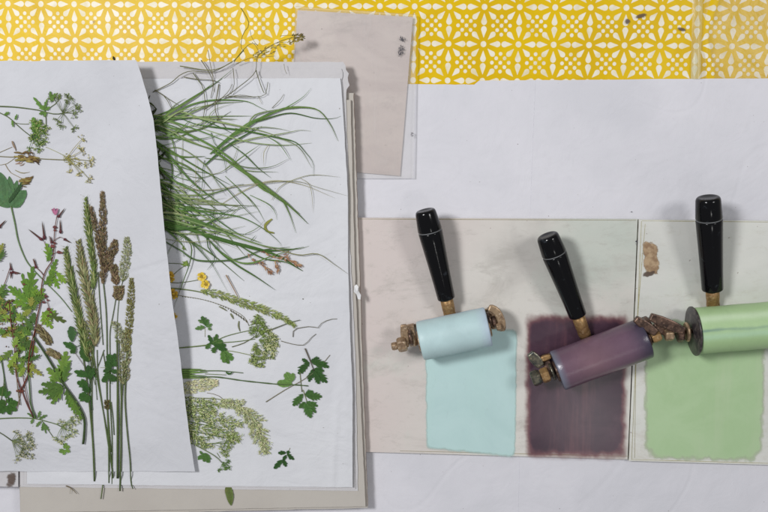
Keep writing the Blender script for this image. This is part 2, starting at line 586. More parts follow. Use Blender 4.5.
def umbellet(mr, mf, x, y, cx, cy, r, col, fcol, surf, n=14, lift=0.001, fr=0.56):
    """a small head of florets at x, y whose ray arrives from cx, cy"""
    ang0 = math.atan2(-(y - cy), x - cx)
    c = P(x - cos(ang0) * r * 0.5, y + sin(ang0) * r * 0.5, surf(x, y) + lift)
    fc2 = tuple(min(0.9, v * 1.4) for v in fcol)
    for i in range(n):
        a = ang0 + random.uniform(-1.9, 1.9)
        rr = r * random.uniform(0.35, 1.15) * 0.001
        p = c + Vector((cos(a) * rr, sin(a) * rr, random.uniform(-0.0004, 0.0012)))
        tube3(mr, [c, p], 0.16, 0.12, jit(col), 3)
        for _ in range(3):
            q = p + Vector((random.uniform(-1, 1), random.uniform(-1, 1), random.uniform(0, 0.7))) * 0.0006
            fleck(mf, q, random.uniform(0.6, 1.2) * fr * 0.001, jit(fc2 if random.random() < 0.62 else col, 0.2))


G_DARK = T(44, 72, 38); G_GRASS = T(66, 100, 52); G_BLADE2 = T(92, 122, 78); G_LEAF = T(92, 128, 42); G_YEL = T(136, 150, 62)
G_STEM = T(96, 110, 74); G_BLUE = T(66, 104, 80); G_DEEP = T(50, 88, 42); TAN = T(158, 146, 116); BROWN = T(96, 78, 62)
RED = T(104, 54, 52); PURP = T(92, 44, 60); PALE = T(176, 178, 150); OLIVE = T(112, 118, 66); WHITE = T(205, 204, 186)
WIRE = T(110, 112, 92)


# ------------------------------------------------------------------ the setting
def slab(name, pts, z0, z1, m, parent=None, m_edge=None, nb=10, wob=0.0, bevel=0.0005):
    """a thin solid sheet whose outline is given by photo places, sides straight down from z1 to z0"""
    top = [P(x, y, z1) for x, y in pts]
    mb = MB()
    ring = []
    for a, b in zip(top, top[1:] + top[:1]):
        for i in range(nb):
            p = a.lerp(b, i / nb)
            if wob: p = p + Vector((random.uniform(-wob, wob), random.uniform(-wob, wob), 0))
            ring.append(p)
    n = len(ring)
    vs = ring + [Vector((p.x, p.y, z0)) for p in ring]
    fs = [tuple(range(n)), tuple(range(2 * n - 1, n - 1, -1))] + [(i, i + n, (i + 1) % n + n, (i + 1) % n) for i in range(n)]
    mb.add(vs, fs, (1, 1, 1))
    o = mb.build(name, m, parent, smooth=False)
    # keep the normal direction outwards
    if m_edge:
        o.data.materials.append(m_edge)
        for p in o.data.polygons[2:]: p.material_index = 1
    import bmesh
    bm = bmesh.new(); bm.from_mesh(o.data); bmesh.ops.recalc_face_normals(bm, faces=bm.faces); bm.to_mesh(o.data); bm.free()
    return o


def sheet(name, corner_fn, zf, nu, nv, m, parent=None, thick=0.00018):
    """a paper sheet on a grid; corner_fn(u, v) gives a photo place"""
    mb = MB(); vs = []
    for j in range(nv + 1):
        for i in range(nu + 1):
            x, y = corner_fn(i / nu, j / nv)
            vs.append(P(x, y, zf(x, y)))
    w = nu + 1
    fs = [(j * w + i, (j + 1) * w + i, (j + 1) * w + i + 1, j * w + i + 1) for j in range(nv) for i in range(nu)]
    mb.add(vs, fs, (1, 1, 1))
    return mb.build(name, m, parent, solid=thick)


def quadmap(tl, tr, bl, br, wav=0.0, seedv=0.0):
    def f(u, v):
        a = Vector(tl).lerp(Vector(tr), u); b = Vector(bl).lerp(Vector(br), u)
        p = a.lerp(b, v)
        e = wav * noise.noise(Vector((u * 6, v * 6, seedv)))
        return p.x + e, p.y + e * 0.6
    return f


def blotch(name, cx, cy, rx, ry, z, m, parent=None, n=26, rot=0.0, square=2.0, poly=None, nseed=0.0, wav=0.10, soft=0.10):
    """a thin patch whose alpha falls to zero at its rim"""
    mb = MB(); vs, cs = [], []
    for j in range(n + 1):
        for i in range(n + 1):
            a, b = i / n * 2 - 1, j / n * 2 - 1
            if poly:
                tl, tr, br, bl = [Vector(p) for p in poly]
                q = tl.lerp(tr, i / n).lerp(bl.lerp(br, i / n), j / n)
                x, y = q.x, q.y
            else:
                x, y = cx + a * rx * cos(rot) - b * ry * sin(rot), cy + a * rx * sin(rot) + b * ry * cos(rot)
            d = (abs(a) ** square + abs(b) ** square) ** (1 / square)
            d += wav * noise.noise(Vector((x / 9, y / 9, nseed))) + wav * 0.5 * noise.noise(Vector((x / 3, y / 3, nseed + 4)))
            al = max(0.0, min(1.0, (1 - d) / (soft if poly else 0.5)))
            if i in (0, n) or j in (0, n): al = 0.0
            vs.append(P(x, y, z)); cs.append((1, 1, 1, al))
    w = n + 1
    fs = [(j * w + i, (j + 1) * w + i, (j + 1) * w + i + 1, j * w + i + 1) for j in range(n) for i in range(n)]
    mb.add(vs, fs, cs)
    return mb.build(name, m, parent)



mb = MB()
mb.add([(-0.9, -0.7, -0.001), (0.9, -0.7, -0.001), (0.9, 0.7, -0.001), (-0.9, 0.7, -0.001)], [(0, 1, 2, 3)], (1, 1, 1))
tag(mb.build('tabletop', M['table']), kind='structure')

# wax cloth, laid with its own rotation; pattern in its own coordinates
mb = MB()
nx_, ny_ = 240, 70
vs = []
for j in range(ny_ + 1):
    for i in range(nx_ + 1):
        x = -0.50 + 1.0 * i / nx_; y = -0.16 + 0.30 * j / ny_
        z = 0.0006 + noise.noise(Vector((x * 9, y * 9, 2))) * 0.0004
        xr = 0.3135 + 0.01 * noise.noise(Vector((y * 20, 0, 0)))
        z += 0.0022 * math.exp(-((x - xr) / 0.0042) ** 2) * sm((y + 0.074) / 0.012)
        vs.append((x, y, z))
w = nx_ + 1
mb.add(vs, [(j * w + i, j * w + i + 1, (j + 1) * w + i + 1, (j + 1) * w + i) for j in range(ny_) for i in range(nx_)], (1, 1, 1))
o = mb.build('patterned_tablecloth', M['cloth'])
o.location = (-0.00398, 0.24252, 0); o.rotation_euler = (0, 0, -0.01656)
tag(o, 'yellow wax tablecloth printed with white petal flowers and dot diamonds', 'tablecloth')

# clear film over the right end of the cloth
z = lambda x, y: 0.0016 + 0.0022 * math.exp(-((x - 698) / 5) ** 2) + noise.noise(Vector((x / 18, y / 18, 4))) * 0.0004
o = sheet('plastic_film', quadmap((694, -30), (800, -30), (690, 79), (800, 79), 0.6, 2), z, 60, 40, M['film'], None, 0.0001)
tag(o, 'crinkled clear plastic film over the right end of the yellow cloth', 'plastic film')

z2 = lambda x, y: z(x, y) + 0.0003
o = sheet('glare_strip', quadmap((692.5, -30), (703.5, -30), (691, 79), (700.5, 79), 0.5, 3), z2, 6, 40, M['glare'], None, 0.0001)  # added whitish strip that paints the glare along the cloth fold
tag(o, 'pale strip of painted glare running down the fold in the yellow cloth at right', 'glare')

for lab, x, y, rx, ry, rt in (('dark brown smudge near the top of the yellow cloth, left of the glare strip', 682, 29, 6, 2.2, 0.25), ('elongated dark smudge high on the yellow cloth, further left', 640, 16, 8, 2.6, -0.25), ('faint tan smudge on the yellow cloth beside a dot diamond', 627, 21, 4, 4, 0)):
    o = blotch('paint_smudge', x, y, rx, ry, 0.0019, M['ink_k'], None, 18, rt, nseed=x, wav=0.4)
    tag(o, lab, 'smudge')

# white sheets on the table
zt = lambda z0: (lambda x, y: z0 + noise.noise(Vector((x / 90, y / 90, 2.0))) * 0.0005 + 0.0004)
A_TOP = [(-60, 66), (400, 84), (474, 84.5), (479, 80.6), (541, 80)]


def sheet_a(u, v):
    x = -60 + 620 * u
    y0 = edge_x(x, A_TOP) + 0.5 * noise.noise(Vector((x / 9, 0, 0)))
    return x, y0 + (560 - y0) * v


o = sheet('paper_sheet', sheet_a, zt(0.0018), 130, 60, M['table_paper'])
tag(o, 'white paper covering the middle of the table, stepped top edge against yellow cloth', 'paper')
o = sheet('paper_sheet', quadmap((535.5, 80.2), (830, 77.5), (516, 560), (830, 560), 0.9, 5), zt(0.00216), 60, 60, M['table_paper'])
tag(o, 'white paper covering the right of the table under the three rollers', 'paper')

# clear plate over stained metal sheet, upper middle
o = slab('metal_sheet', [(297.5, 10), (413, 17), (400, 176), (287, 166)], 0.0036, 0.0044, M['greige'])
tag(o, 'greige stained sheet lying under the clear plate above the paper stack', 'metal sheet')
o = slab('clear_plate', [(295.5, 6), (416.5, 14.5), (413.5, 178), (289, 178)], 0.0047, 0.0070, M['clear'], None, M['clear_edge'])
tag(o, 'scuffed clear plate with ink specks propped over yellow cloth', 'plate')


par = bpy.data.objects['clear_plate']
blotch('ink_mark', 401, 50, 5, 9, 0.00725, M['ink_d'], par, rot=0.3, nseed=2)
blotch('ink_mark', 402, 39, 7, 4, 0.00735, M['ink_d'], par, rot=0.2, nseed=5, wav=0.5)
blotch('ink_mark', 412, 134, 2.2, 4.5, 0.00725, M['ink_d'], par, nseed=3)

# glass inking slabs
Z_SLAB = 0.0075
sl1 = slab('inking_slab', [(330, 217.5), (637.6, 219), (627.6, 459.5), (330, 451)], 0.0042, Z_SLAB, M['slab'], None, M['slab_edge'], 24)
tag(sl1, 'long pinkish glass inking slab under the pale blue and the purple roller', 'glass slab')
sl2 = slab('inking_slab', [(638.8, 219.4), (800, 221), (800, 466), (628.8, 461)], 0.0042, Z_SLAB + 0.0006, M['slab_b'], None, M['slab_edge'], 24)
tag(sl2, 'whitish glass inking slab under the green roller at right', 'glass slab')
# grime lines along the slab rims
mb = MB()
for pts in (((336, 218.8), (636, 220.2)), ((628.4, 456.4), (400, 451)),):
    blade(mb, pts, 0.6, T(150, 142, 128), Z_FLAT(Z_SLAB + 0.0001), 0.0001, 0.6, 0.6, 60, fold=0)
mb.build('grime_line', M['plant'], sl1)
mb = MB()
for pts in (((641.5, 221), (631.6, 460)), ((645.2, 224), (637, 330), (634.6, 458)), ((642, 220.8), (768, 222)), ((632, 459.6), (790, 464))):
    blade(mb, pts, 0.55, T(166, 160, 138), Z_FLAT(Z_SLAB + 0.0007), 0.0001, 0.6, 0.6, 60, fold=0)
mb.build('grime_line', M['plant'], sl2)
o = blotch('ink_stain', 651, 258, 8.5, 19, Z_SLAB + 0.0010, M['ink_s'], None, square=3.2, nseed=1, wav=0.25, rot=-0.12)
tag(o, 'dried tan ink stain near the left rim of the whitish slab', 'ink stain')
blotch('dark_rim', 649, 274, 9, 3.4, Z_SLAB + 0.0012, M['ink_k'], o, rot=-0.25, nseed=7, wav=0.6)
o = blotch('ink_fleck', 636.5, 243, 1.8, 4.4, Z_SLAB + 0.0003, M['ink_d'], None, nseed=9)
tag(o, 'small black ink fleck on the seam between the two glass slabs', 'ink fleck')
o = blotch('ink_fleck', 631.5, 212, 1.3, 1.3, 0.0036, M['ink_d'], None, nseed=12, wav=0.0)
tag(o, 'tiny black dot on white paper just above the slab seam', 'ink fleck')

zi = Z_SLAB + 0.00035
o = blotch('ink_patch', 0, 0, 0, 0, zi, M['ink_t'], None, 90, poly=[(424, 322), (518.5, 328), (516.5, 459.5), (425, 450)], square=26, nseed=21, wav=0.016)
tag(o, 'rolled out pale turquoise ink rectangle below the pale blue roller', 'ink')
o = blotch('ink_patch', 0, 0, 0, 0, zi, M['ink_p'], None, 90, poly=[(523, 311), (630.5, 312), (628, 463), (523, 461)], square=16, nseed=31, wav=0.035, soft=0.17)
tag(o, 'rolled out dark purple ink rectangle with reddish rim under the purple roller', 'ink')
o = blotch('ink_patch', 0, 0, 0, 0, zi + 0.0008, M['ink_g'], None, 90, poly=[(643, 318), (768, 318), (764, 464), (643, 461)], square=9, nseed=41, wav=0.04)
tag(o, 'rolled out light green ink rectangle below the green roller', 'ink')


# ------------------------------------------------------------------ brayers
def lathe(mb, a, b, prof, col=(1, 1, 1), k=40, colfn=None, cap=True):
    """turn a profile of (millimetres along, radius mm) about the axis a to b"""
    d = (b - a).normalized()
    s = d.cross(Vector((0, 0, 1))).normalized(); u = s.cross(d)
    if u.z < 0: s, u = -s, -u
    vs, cs, fs = [], [], []
    for i, (t, r) in enumerate(prof):
        for j in range(k):
            an = 2 * pi * j / k
            vs.append(a + d * (t * 0.001) + s * (r * 0.001 * cos(an)) + u * (r * 0.001 * sin(an)))
            cs.append(colfn(t, an) if colfn else col)
    for i in range(len(prof) - 1):
        for j in range(k):
            fs.append((i * k + j, i * k + (j + 1) % k, (i + 1) * k + (j + 1) % k, (i + 1) * k + j))
    if cap:
        fs += [tuple(range(k - 1, -1, -1)), tuple((len(prof) - 1) * k + j for j in range(k))]
    mb.add(vs, fs, cs)


def box_between(mb, a, b, w, h, up=Vector((0, 0, 1)), col=(1, 1, 1)):
    d = (b - a).normalized(); s = d.cross(up).normalized(); u = s.cross(d)
    vs = []
    for p in (a, b):
        for i, j in ((-1, -1), (1, -1), (1, 1), (-1, 1)):
            vs.append(p + s * (i * w * 0.0005) + u * (j * h * 0.0005))
    mb.add(vs, [(0, 3, 2, 1), (4, 5, 6, 7), (0, 1, 5, 4), (1, 2, 6, 5), (2, 3, 7, 6), (3, 0, 4, 7)], col)


def bar(mb, pts, w, h, up):
    """a flat bar swept along world points, rounded at its far end by narrowing"""
    n = len(pts)
    vs, fs = [], []
    for i, p in enumerate(pts):
        d = (pts[min(n - 1, i + 1)] - pts[max(0, i - 1)]).normalized()
        s = d.cross(up).normalized(); u = s.cross(d)
        k = 1.0 if 0 < i < n - 1 else 0.72
        for a, b in ((-1, -1), (1, -1), (1, 1), (-1, 1)):
            vs.append(p + s * (a * w * k * 0.0005) + u * (b * h * 0.0005))
    for i in range(n - 1):
        for j in range(4):
            fs.append((i * 4 + j, i * 4 + (j + 1) % 4, i * 4 + 4 + (j + 1) % 4, i * 4 + 4 + j))
    fs += [(3, 2, 1, 0), tuple((n - 1) * 4 + j for j in range(4))]
    mb.add(vs, fs, (1, 1, 1))


def hexnut(mb, c, ax, r, t, k=6, rot=0.3):
    lathe(mb, c - ax * (t * 0.0005), c + ax * (t * 0.0005), [(0, r * 0.86), (0.25 * t, r), (0.75 * t, r), (t, r * 0.86)], k=k)


def px_bar(pts, z):
    q = catmull([(a, b, 0) for a, b in pts], 3 * (len(pts) - 1))
    return [P(v.x, v.y, z) for v in q]


def brayer(label, left, right, R, tang0, tang1, tip, hr, roll_m, colfn, metal, end_nut, arms=(True, True), disc=False, tipz=0.036, hw=(), flush=1.0):
    zc = Z_SLAB + 0.0008 + R * 0.001
    A = P(*left, zc); B = P(*right, zc)
    ax = (B - A).normalized(); L = (B - A).length * 1000
    back = Vector((-ax.y, ax.x, 0))
    mid = (A + B) / 2
    root = thing('ink_roller', label, 'ink roller', (mid.x, mid.y, Z_SLAB), 'ink rollers on the glass slabs')
    # roller
    mb = MB()
    n = 14
    prof = [(0, R - 1.4), (0.5, R - 0.5), (1.4, R)] + [(1.4 + (L - 2.8) * i / n, R + 0.12 * sin(i * 1.3)) for i in range(1, n)] + [(L - 1.4, R), (L - 0.5, R - 0.5), (L, R - 1.4)]
    lathe(mb, A, B, prof, k=150, colfn=colfn)
    roll = mb.build('roller', roll_m, root)
    for p in roll.data.polygons:
        if len(p.vertices) > 4: p.use_smooth = False
    # core disc on each end, axle
    for c, s in ((A, -1), (B, 1)):
        mb = MB()
        e = c + ax * (s * 0.0004)
        if disc: lathe(mb, e, e + ax * (s * 0.0022), [(0, R + 0.6), (0.4, R + 1.6), (1.6, R + 1.6), (2.0, R + 0.6), (2.0, 9), (2.6, 8)], k=56)
        else: lathe(mb, e - ax * (s * 0.001), e + ax * (s * 0.002), [(0, R * 0.55), (2.2, R * 0.52), (2.6, R * 0.46)], k=36)
        mb.build('end_disc', M['disc'] if disc else metal, root)
    mb = MB()
    lathe(mb, A - ax * 0.010, B + ax * 0.010, [(0, 2.6), (L + 20, 2.6)], k=16)
    mb.build('axle', metal, root)
    # frame: bridge behind and below the roller, arms curving round to the axle ends
    yb = (R * 0.66) * 0.001
    zb = Z_SLAB + 0.0034
    t0, t1 = P(*tang0, zb + 0.004), None
    q = (t0 - mid).dot(ax)
    br = lambda s: Vector((mid.x, mid.y, 0)) + ax * s + back * yb + Vector((0, 0, zb))
    mb = MB()
    half = L * 0.0005
    out = 0.0065
    bar(mb, [br(-half + 0.001 if disc else -half - out), br(-half * 0.5), br(0), br(half * 0.5), br(half + out)], 4, 2.4, Vector((0, 0, 1)))
    mb.build('bridge', metal, root, smooth=False, bevel=0.0006)
    for s in (-1, 1):
        if disc and s < 0: continue
        mb = MB()
        e0 = br(s * (half + out - 0.001))
        pts = []
        for k in range(9):
            t = k / 8
            a = t * pi / 2
            pts.append(Vector((mid.x, mid.y, 0)) + ax * (s * (half + out)) + back * (yb * cos(a) + 0.003 * sin(2 * a) - 0.003 * t) + Vector((0, 0, zb + (zc + 0.001 - zb) * sin(a) ** 0.8 + 0.002 * sin(2 * a))))
        bar(mb, pts, 6.5 if not disc else 5.0, 7.5, ax)
        mb.build('arm', metal, root, smooth=False, bevel=0.0009)
        if s > 0 and disc:
            mb = MB(); c = B + ax * 0.008
            hexnut(mb, c, ax, 6.5, 6.0); mb.build('nut', metal, root, smooth=False, bevel=0.0006)
    for e in hw:
        mb = MB(); z = zc + e[2]
        if e[0] == 'bar':
            bar(mb, px_bar(e[1], z), e[3], e[4], Vector((0, 0, 1)))
            mb.build('bracket', M[e[5]], root, smooth=False, bevel=0.0012)
        else:
            hexnut(mb, P(*e[1], z), ax, e[3], e[4], 6 if e[4] > 4 else 24, 0.2)
            mb.build('nut' if e[4] > 4 else 'washer', M[e[5]], root, smooth=False, bevel=0.0006)
    # tang and handle
    H0 = P(*tang1, zb + 0.0105)
    H1 = P(*tip, tipz)
    d = (H1 - H0).normalized()
    Tb = P(*tang0, zb + 0.002)
    mb = MB()
    lathe(mb, Tb - d * 0.004, H0 + d * 0.003, [(0, 5.6), (5, 6.2), (9, 5.9), (14, 6.3), ((H0 - Tb).length * 1000 + 7, 6.2)], k=32)
    mb.build('tang', M['tang'], root)
    Lh = (H1 - H0).length * 1000
    mb = MB()
    tr = Lh * 0.77
    r0, r1, r2 = hr
    prof = [(0, r0 * 0.82), (0.8, r0 * 0.97), (1.8, r0), (Lh * 0.2, r0 + (r1 - r0) * 0.16), (Lh * 0.45, r0 + (r1 - r0) * 0.52), (Lh * 0.65, r0 + (r1 - r0) * 0.85), (tr - 1.6, r1), (tr - 0.8, r1 - 0.2), (tr - 0.6, r1 - 0.8), (tr + 0.6, r1 - 0.8),
            (tr + 0.8, r1 - 0.2), (tr + 1.6, r1), (tr + Lh * 0.1, r1 - (r1 - r2) * 0.35), (Lh - 3, r2 + 0.3), (Lh - 1.2, r2 - 0.3), (Lh - 0.3, r2 - 1.3), (Lh, r2 - 3), (Lh - 0.6, r2 - 4.5), (Lh - 0.8, 0.5)]
    lathe(mb, H0, H1, prof, k=48)
    h = mb.build('handle', M['handle'], root)
    mb = MB()
    lathe(mb, H0 + d * (tr - 0.5) * 0.001, H0 + d * (tr + 0.5) * 0.001, [(0, r1 - 0.6), (0.5, r1 - 0.35), (1.0, r1 - 0.6)], k=48)
    mb.build('groove_ring', M['ring'], h)
    return root


def col_const(c, edge=None, amp=0.08, k=3.0):
    def f(t, a):
        n = noise.noise(Vector((t / 22, cos(a) * 1.2, sin(a) * 1.2 + k)))
        return tuple(v * (1 + amp * n) for v in c)
    return f


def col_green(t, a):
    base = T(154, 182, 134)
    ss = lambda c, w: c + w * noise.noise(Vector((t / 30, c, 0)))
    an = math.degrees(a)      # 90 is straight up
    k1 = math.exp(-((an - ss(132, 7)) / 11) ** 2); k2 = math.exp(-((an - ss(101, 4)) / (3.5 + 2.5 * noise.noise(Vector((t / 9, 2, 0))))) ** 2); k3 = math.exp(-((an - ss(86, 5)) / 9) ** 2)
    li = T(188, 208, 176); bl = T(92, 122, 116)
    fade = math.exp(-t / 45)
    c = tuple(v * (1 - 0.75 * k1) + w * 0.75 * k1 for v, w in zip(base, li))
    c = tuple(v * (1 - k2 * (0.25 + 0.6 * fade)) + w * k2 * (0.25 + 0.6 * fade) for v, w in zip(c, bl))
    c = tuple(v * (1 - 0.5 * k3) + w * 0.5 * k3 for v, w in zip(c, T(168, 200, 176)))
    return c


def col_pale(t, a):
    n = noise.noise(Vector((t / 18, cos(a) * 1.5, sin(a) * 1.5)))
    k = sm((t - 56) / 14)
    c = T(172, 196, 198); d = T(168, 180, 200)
    q = max(k * 0.8, sm((0.35 - sin(a)) / 0.5) * 0.5)  # second term paints lavender shading onto the underside
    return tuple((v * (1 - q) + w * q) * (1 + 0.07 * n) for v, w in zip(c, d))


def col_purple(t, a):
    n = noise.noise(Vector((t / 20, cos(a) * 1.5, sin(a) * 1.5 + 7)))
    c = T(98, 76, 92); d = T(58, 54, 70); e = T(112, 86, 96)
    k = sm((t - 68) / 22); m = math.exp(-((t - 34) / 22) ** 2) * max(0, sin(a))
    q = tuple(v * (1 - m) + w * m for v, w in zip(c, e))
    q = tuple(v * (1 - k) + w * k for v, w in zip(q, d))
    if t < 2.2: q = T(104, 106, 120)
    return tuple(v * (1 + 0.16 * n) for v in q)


HW1 = [('bar', [(403.5, 324.5), (406.5, 347)], 0.003, 8, 6, 'metal'), ('nut', (402, 344.5), 0.006, 7.6, 9, 'metal'), ('nut', (394.6, 346.2), 0.006, 4.2, 6, 'metal'), ('nut', (410.8, 337.5), 0.004, 8, 3, 'metal_d'), ('nut', (413.8, 340), 0.002, 6.5, 3, 'metal'),
       ('bar', [(488.5, 307.5), (496, 311), (501, 320), (502, 331)], 0.004, 7.5, 6, 'metal'), ('nut', (489.5, 319.5), 0.002, 7.5, 3, 'metal_d'), ('nut', (494, 321.5), 0.002, 6.0, 4, 'metal_d'), ('nut', (499, 327), 0.009, 4.0, 5, 'metal')]
HW2 = [('bar', [(530, 353), (541, 366)], 0.003, 10, 6, 'metal_g'), ('bar', [(540, 359.5), (551, 356)], 0.002, 5.5, 5, 'tang'), ('nut', (545, 375), 0.006, 7.8, 8, 'tang'), ('nut', (536, 378), 0.005, 8, 9, 'metal_g'), ('nut', (552, 371.5), 0.002, 9, 3, 'metal_g'),
       ('bar', [(635, 318.5), (656, 333)], 0.010, 9, 6, 'metal_d'), ('nut', (656, 337), 0.008, 5.5, 9, 'tang'), ('nut', (648, 337), 0.002, 9, 3, 'metal_d')]
HW3 = [('bar', [(650, 316.5), (684, 331)], 0.009, 10, 6, 'metal_d'), ('bar', [(653, 326), (674, 336)], 0.002, 8, 6, 'metal_d'), ('nut', (669, 335), 0.006, 6.0, 8, 'metal'), ('nut', (680, 334), 0.004, 8.5, 6, 'metal_d'), ('nut', (687, 332), 0.001, 9.5, 3, 'metal')]

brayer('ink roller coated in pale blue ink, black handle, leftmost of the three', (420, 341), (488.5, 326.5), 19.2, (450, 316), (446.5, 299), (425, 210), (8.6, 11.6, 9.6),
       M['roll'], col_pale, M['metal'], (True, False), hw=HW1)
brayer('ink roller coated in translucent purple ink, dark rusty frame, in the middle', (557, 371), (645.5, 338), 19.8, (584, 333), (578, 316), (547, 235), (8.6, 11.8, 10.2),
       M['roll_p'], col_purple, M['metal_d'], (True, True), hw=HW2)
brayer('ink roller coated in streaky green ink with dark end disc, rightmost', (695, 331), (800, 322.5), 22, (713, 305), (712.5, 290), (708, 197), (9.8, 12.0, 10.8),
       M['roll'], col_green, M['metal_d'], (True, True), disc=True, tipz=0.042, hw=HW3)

# ------------------------------------------------------------------ paper stack
zb = 0.0078
o = slab('pressing_board', [(12, 88), (353.5, 93), (358, 230), (367.5, 508), (20, 516)], zb, 0.0150, M['board'], None, M['board_brown'], 40, wob=0.0003)
tag(o, 'lower board at the bottom of the paper stack, rough brown edge jutting out right', 'board')
o = slab('pressing_board', [(16, 96), (350.5, 100), (355.5, 288), (365.5, 506.5), (20.5, 513)], 0.0152, 0.0182, M['board'], None, M['board_brown'], 40, wob=0.0002)
o.hide_render = False
tag(o, 'upper greige board in the stack just under the white sheets', 'board')


def z_in(z0, k):
    def f(x, y):
        return z0 + noise.noise(Vector((x / 75, y / 75, k))) * 0.0003
    return f


def edged(tl, tr, bl, br, rx=None, wav=0.6, sd=0.0):
    def f(u, v):
        x0 = tl[0] + (bl[0] - tl[0]) * v
        y_a = tl[1] + (tr[1] - tl[1]) * u; y_b = bl[1] + (br[1] - bl[1]) * u
        y = y_a + (y_b - y_a) * v
        x1 = rx(y) if rx else tr[0] + (br[0] - tr[0]) * v
        x1 += wav * noise.noise(Vector((y / 14, sd, 0))) * u
        return x0 + (x1 - x0) * u, y + wav * 0.5 * noise.noise(Vector((x0 + (x1 - x0) * u) / 12 if False else (u * 30, v, sd)))
    return f


R1 = lambda y: edge_x(y, [(61, 342), (64, 346.5), (68, 344.5), (73, 349), (80, 347), (84, 350.5), (90, 346), (120, 346.5), (160, 348), (230, 349), (290, 352.5), (360, 355.5), (490, 358)])
R2 = lambda y: edge_x(y, [(68, 341), (74, 343.5), (80, 342), (120, 345), (200, 346.5), (300, 349), (370, 352), (491, 355.5)])
R3 = lambda y: edge_x(y, [(78, 340.5), (90, 341.5), (120, 343.5), (160, 346), (200, 348), (260, 348), (330, 350), (390, 352.5), (488, 352.5)])
o = sheet('paper_sheet', edged((18.5, 61.5), (345, 61.8), (20, 487), (358, 491), R1, 0.8, 1), z_in(0.0190, 1), 90, 110, M['paper_shade'])
tag(o, 'white paper sheet lowest in the stack, nibbled corner at top right', 'paper')
o = sheet('paper_sheet', edged((22, 68), (337, 68.5), (24, 485), (355, 489), R2, 0.7, 2), z_in(0.0199, 2), 90, 110, M['paper_shade'])
tag(o, 'white paper sheet in the stack whose top edge shows between two others', 'paper')


def z_top(x, y):
    z = z_sheet(x, y)
    z += 0.0018 * sm((x - 334) / 14) * (0.5 + 0.5 * sm((y - 330) / 40) + 0.5 * (1 - sm((y - 90) / 40)))
    z += 0.0012 * math.exp(-((x - (341 - 0.06 * (y - 340))) / 3.0) ** 2) * sm((y - 380) / 30)
    return z


o = sheet('paper_sheet', edged((26, 79), (340, 78), (27, 484), (352, 487.5), R3, 0.6, 3), z_top, 150, 190, M['paper'])
tag(o, 'white paper sheet under the long green grass, folded up along its right side', 'paper')


def cover_fn(u, v):
    y = 60 + (471.5 - 60) * v
    xr = edge_x(y, COVER_R) + 0.5 * noise.noise(Vector((y / 16, 3, 0)))
    x = -45 + (xr + 45) * u
    y += (0.6 * noise.noise(Vector((x / 22, v, 9)))) + (1.2 * (1 - v) * (1 - u))
    return x, y


o = sheet('paper_sheet', cover_fn, z_cover, 150, 190, M['paper_c'], None, 0.0002)
tag(o, 'topmost white paper sheet carrying seed heads and leafy sprigs, right edge lifted', 'paper')
# small paper parts seen at lower left and the torn scrap on the right edge
o = sheet('paper_sheet', quadmap((-40, 440), (18.2, 440), (-40, 486), (18.2, 487), 0.4, 8), z_in(0.0186, 4), 20, 16, M['paper_shade'])
tag(o, 'white paper corner at the lower left beside the stack with brown smear', 'paper')
blotch('brown_smear', 10.5, 480, 6.5, 9, 0.0194, M['ink_k'], o, square=4, nseed=3, wav=0.35)
mb = MB()
pts = [(354.4, 286), (356.5, 284.5), (358.5, 287), (358.3, 291), (360.8, 295), (360.5, 299.5), (358, 299), (356.6, 294), (354, 291.5)]
ring = [P(x, y, 0.0205 + 0.0012 * noise.noise(Vector((x, y, 0)))) for x, y in pts]
mb.add(ring + [P(357, 292, 0.0222)], [(i, (i + 1) % 9, 9) for i in range(9)], (1, 1, 1))
o = mb.build('torn_paper', M['torn'], None, solid=0.0003)
tag(o, 'tiny torn bit of bright white paper on the right edge of the stack', 'paper scrap')
# rough crumb in the shaded gap is plant matter (built below)

# ================================================================== PLANTS on the lifted cover sheet
def Cz(x, y): return z_cover(x, y)


def plant(name, label, cat, x, y, surf, group=None):
    return thing(name, label, cat, P(x, y, surf(x, y)), group)


def umbels(root, mr, mf, heads, centre, col, fcol, surf, r=4.2, n=12, w=0.6, lift=0.0007):
    for h in heads:
        x, y = h[0], h[1]; rr = h[2] if len(h) > 2 else r
        cx, cy = h[3] if len(h) > 3 else centre
        mx, my = (x + cx) / 2 + random.uniform(-1, 1), (y + cy) / 2 + random.uniform(-1, 1)
        stem(mr, [(cx, cy), (mx, my), (x, y)], w, w * 0.7, jit(col), surf, lift, 0.001)
        umbellet(mr, mf, x, y, cx, cy, rr, col, fcol, surf, n=max(6, int(n * (rr / 4.0) ** 1.6)))


UG = 'pressed umbel flower sprigs'
# 1 top green umbel
t = plant('umbel_sprig', 'green umbel sprig with open round flower head, highest on the left sheet', 'flower sprig', 63, 113, Cz, UG)
ms, mf, ml = MB(), MB(), MB()
stem(ms, [(-8, 106), (15, 107), (38, 110), (45, 112), (55, 114), (63, 113)], 1.3, 0.8, T(92, 106, 78), Cz)
stem(ms, [(45, 111), (46, 118), (46, 126)], 0.9, 0.7, G_STEM, Cz)
stem(ms, [(45, 110), (54, 105), (59, 99)], 0.7, 0.6, G_STEM, Cz)
GF = T(118, 136, 92)
umbels(t, ms, mf, [(52, 96, 5.5), (58, 97, 4), (68, 96, 4.2), (66, 101, 3.5), (77, 104, 4.5), (80, 108, 3.5), (75, 114, 4), (56, 121, 3.8), (61, 127, 4), (75, 129, 4.2), (72, 98, 3)], (63, 113), G_STEM, GF, Cz)
for a, b, w_ in (((45, 111), (33, 97), 5), ((44, 109), (47, 99), 4), ((45, 112), (39, 114), 5), ((44, 110), (39, 105), 5), ((45, 110), (50, 107), 5), ((46, 112), (44, 117), 4), ((52, 102), (50, 91), 6), ((51, 101), (55, 93), 5)):
    lobed(ml, a, b, w_, jit(T(84, 122, 54)), 3, Cz, 0.0012)
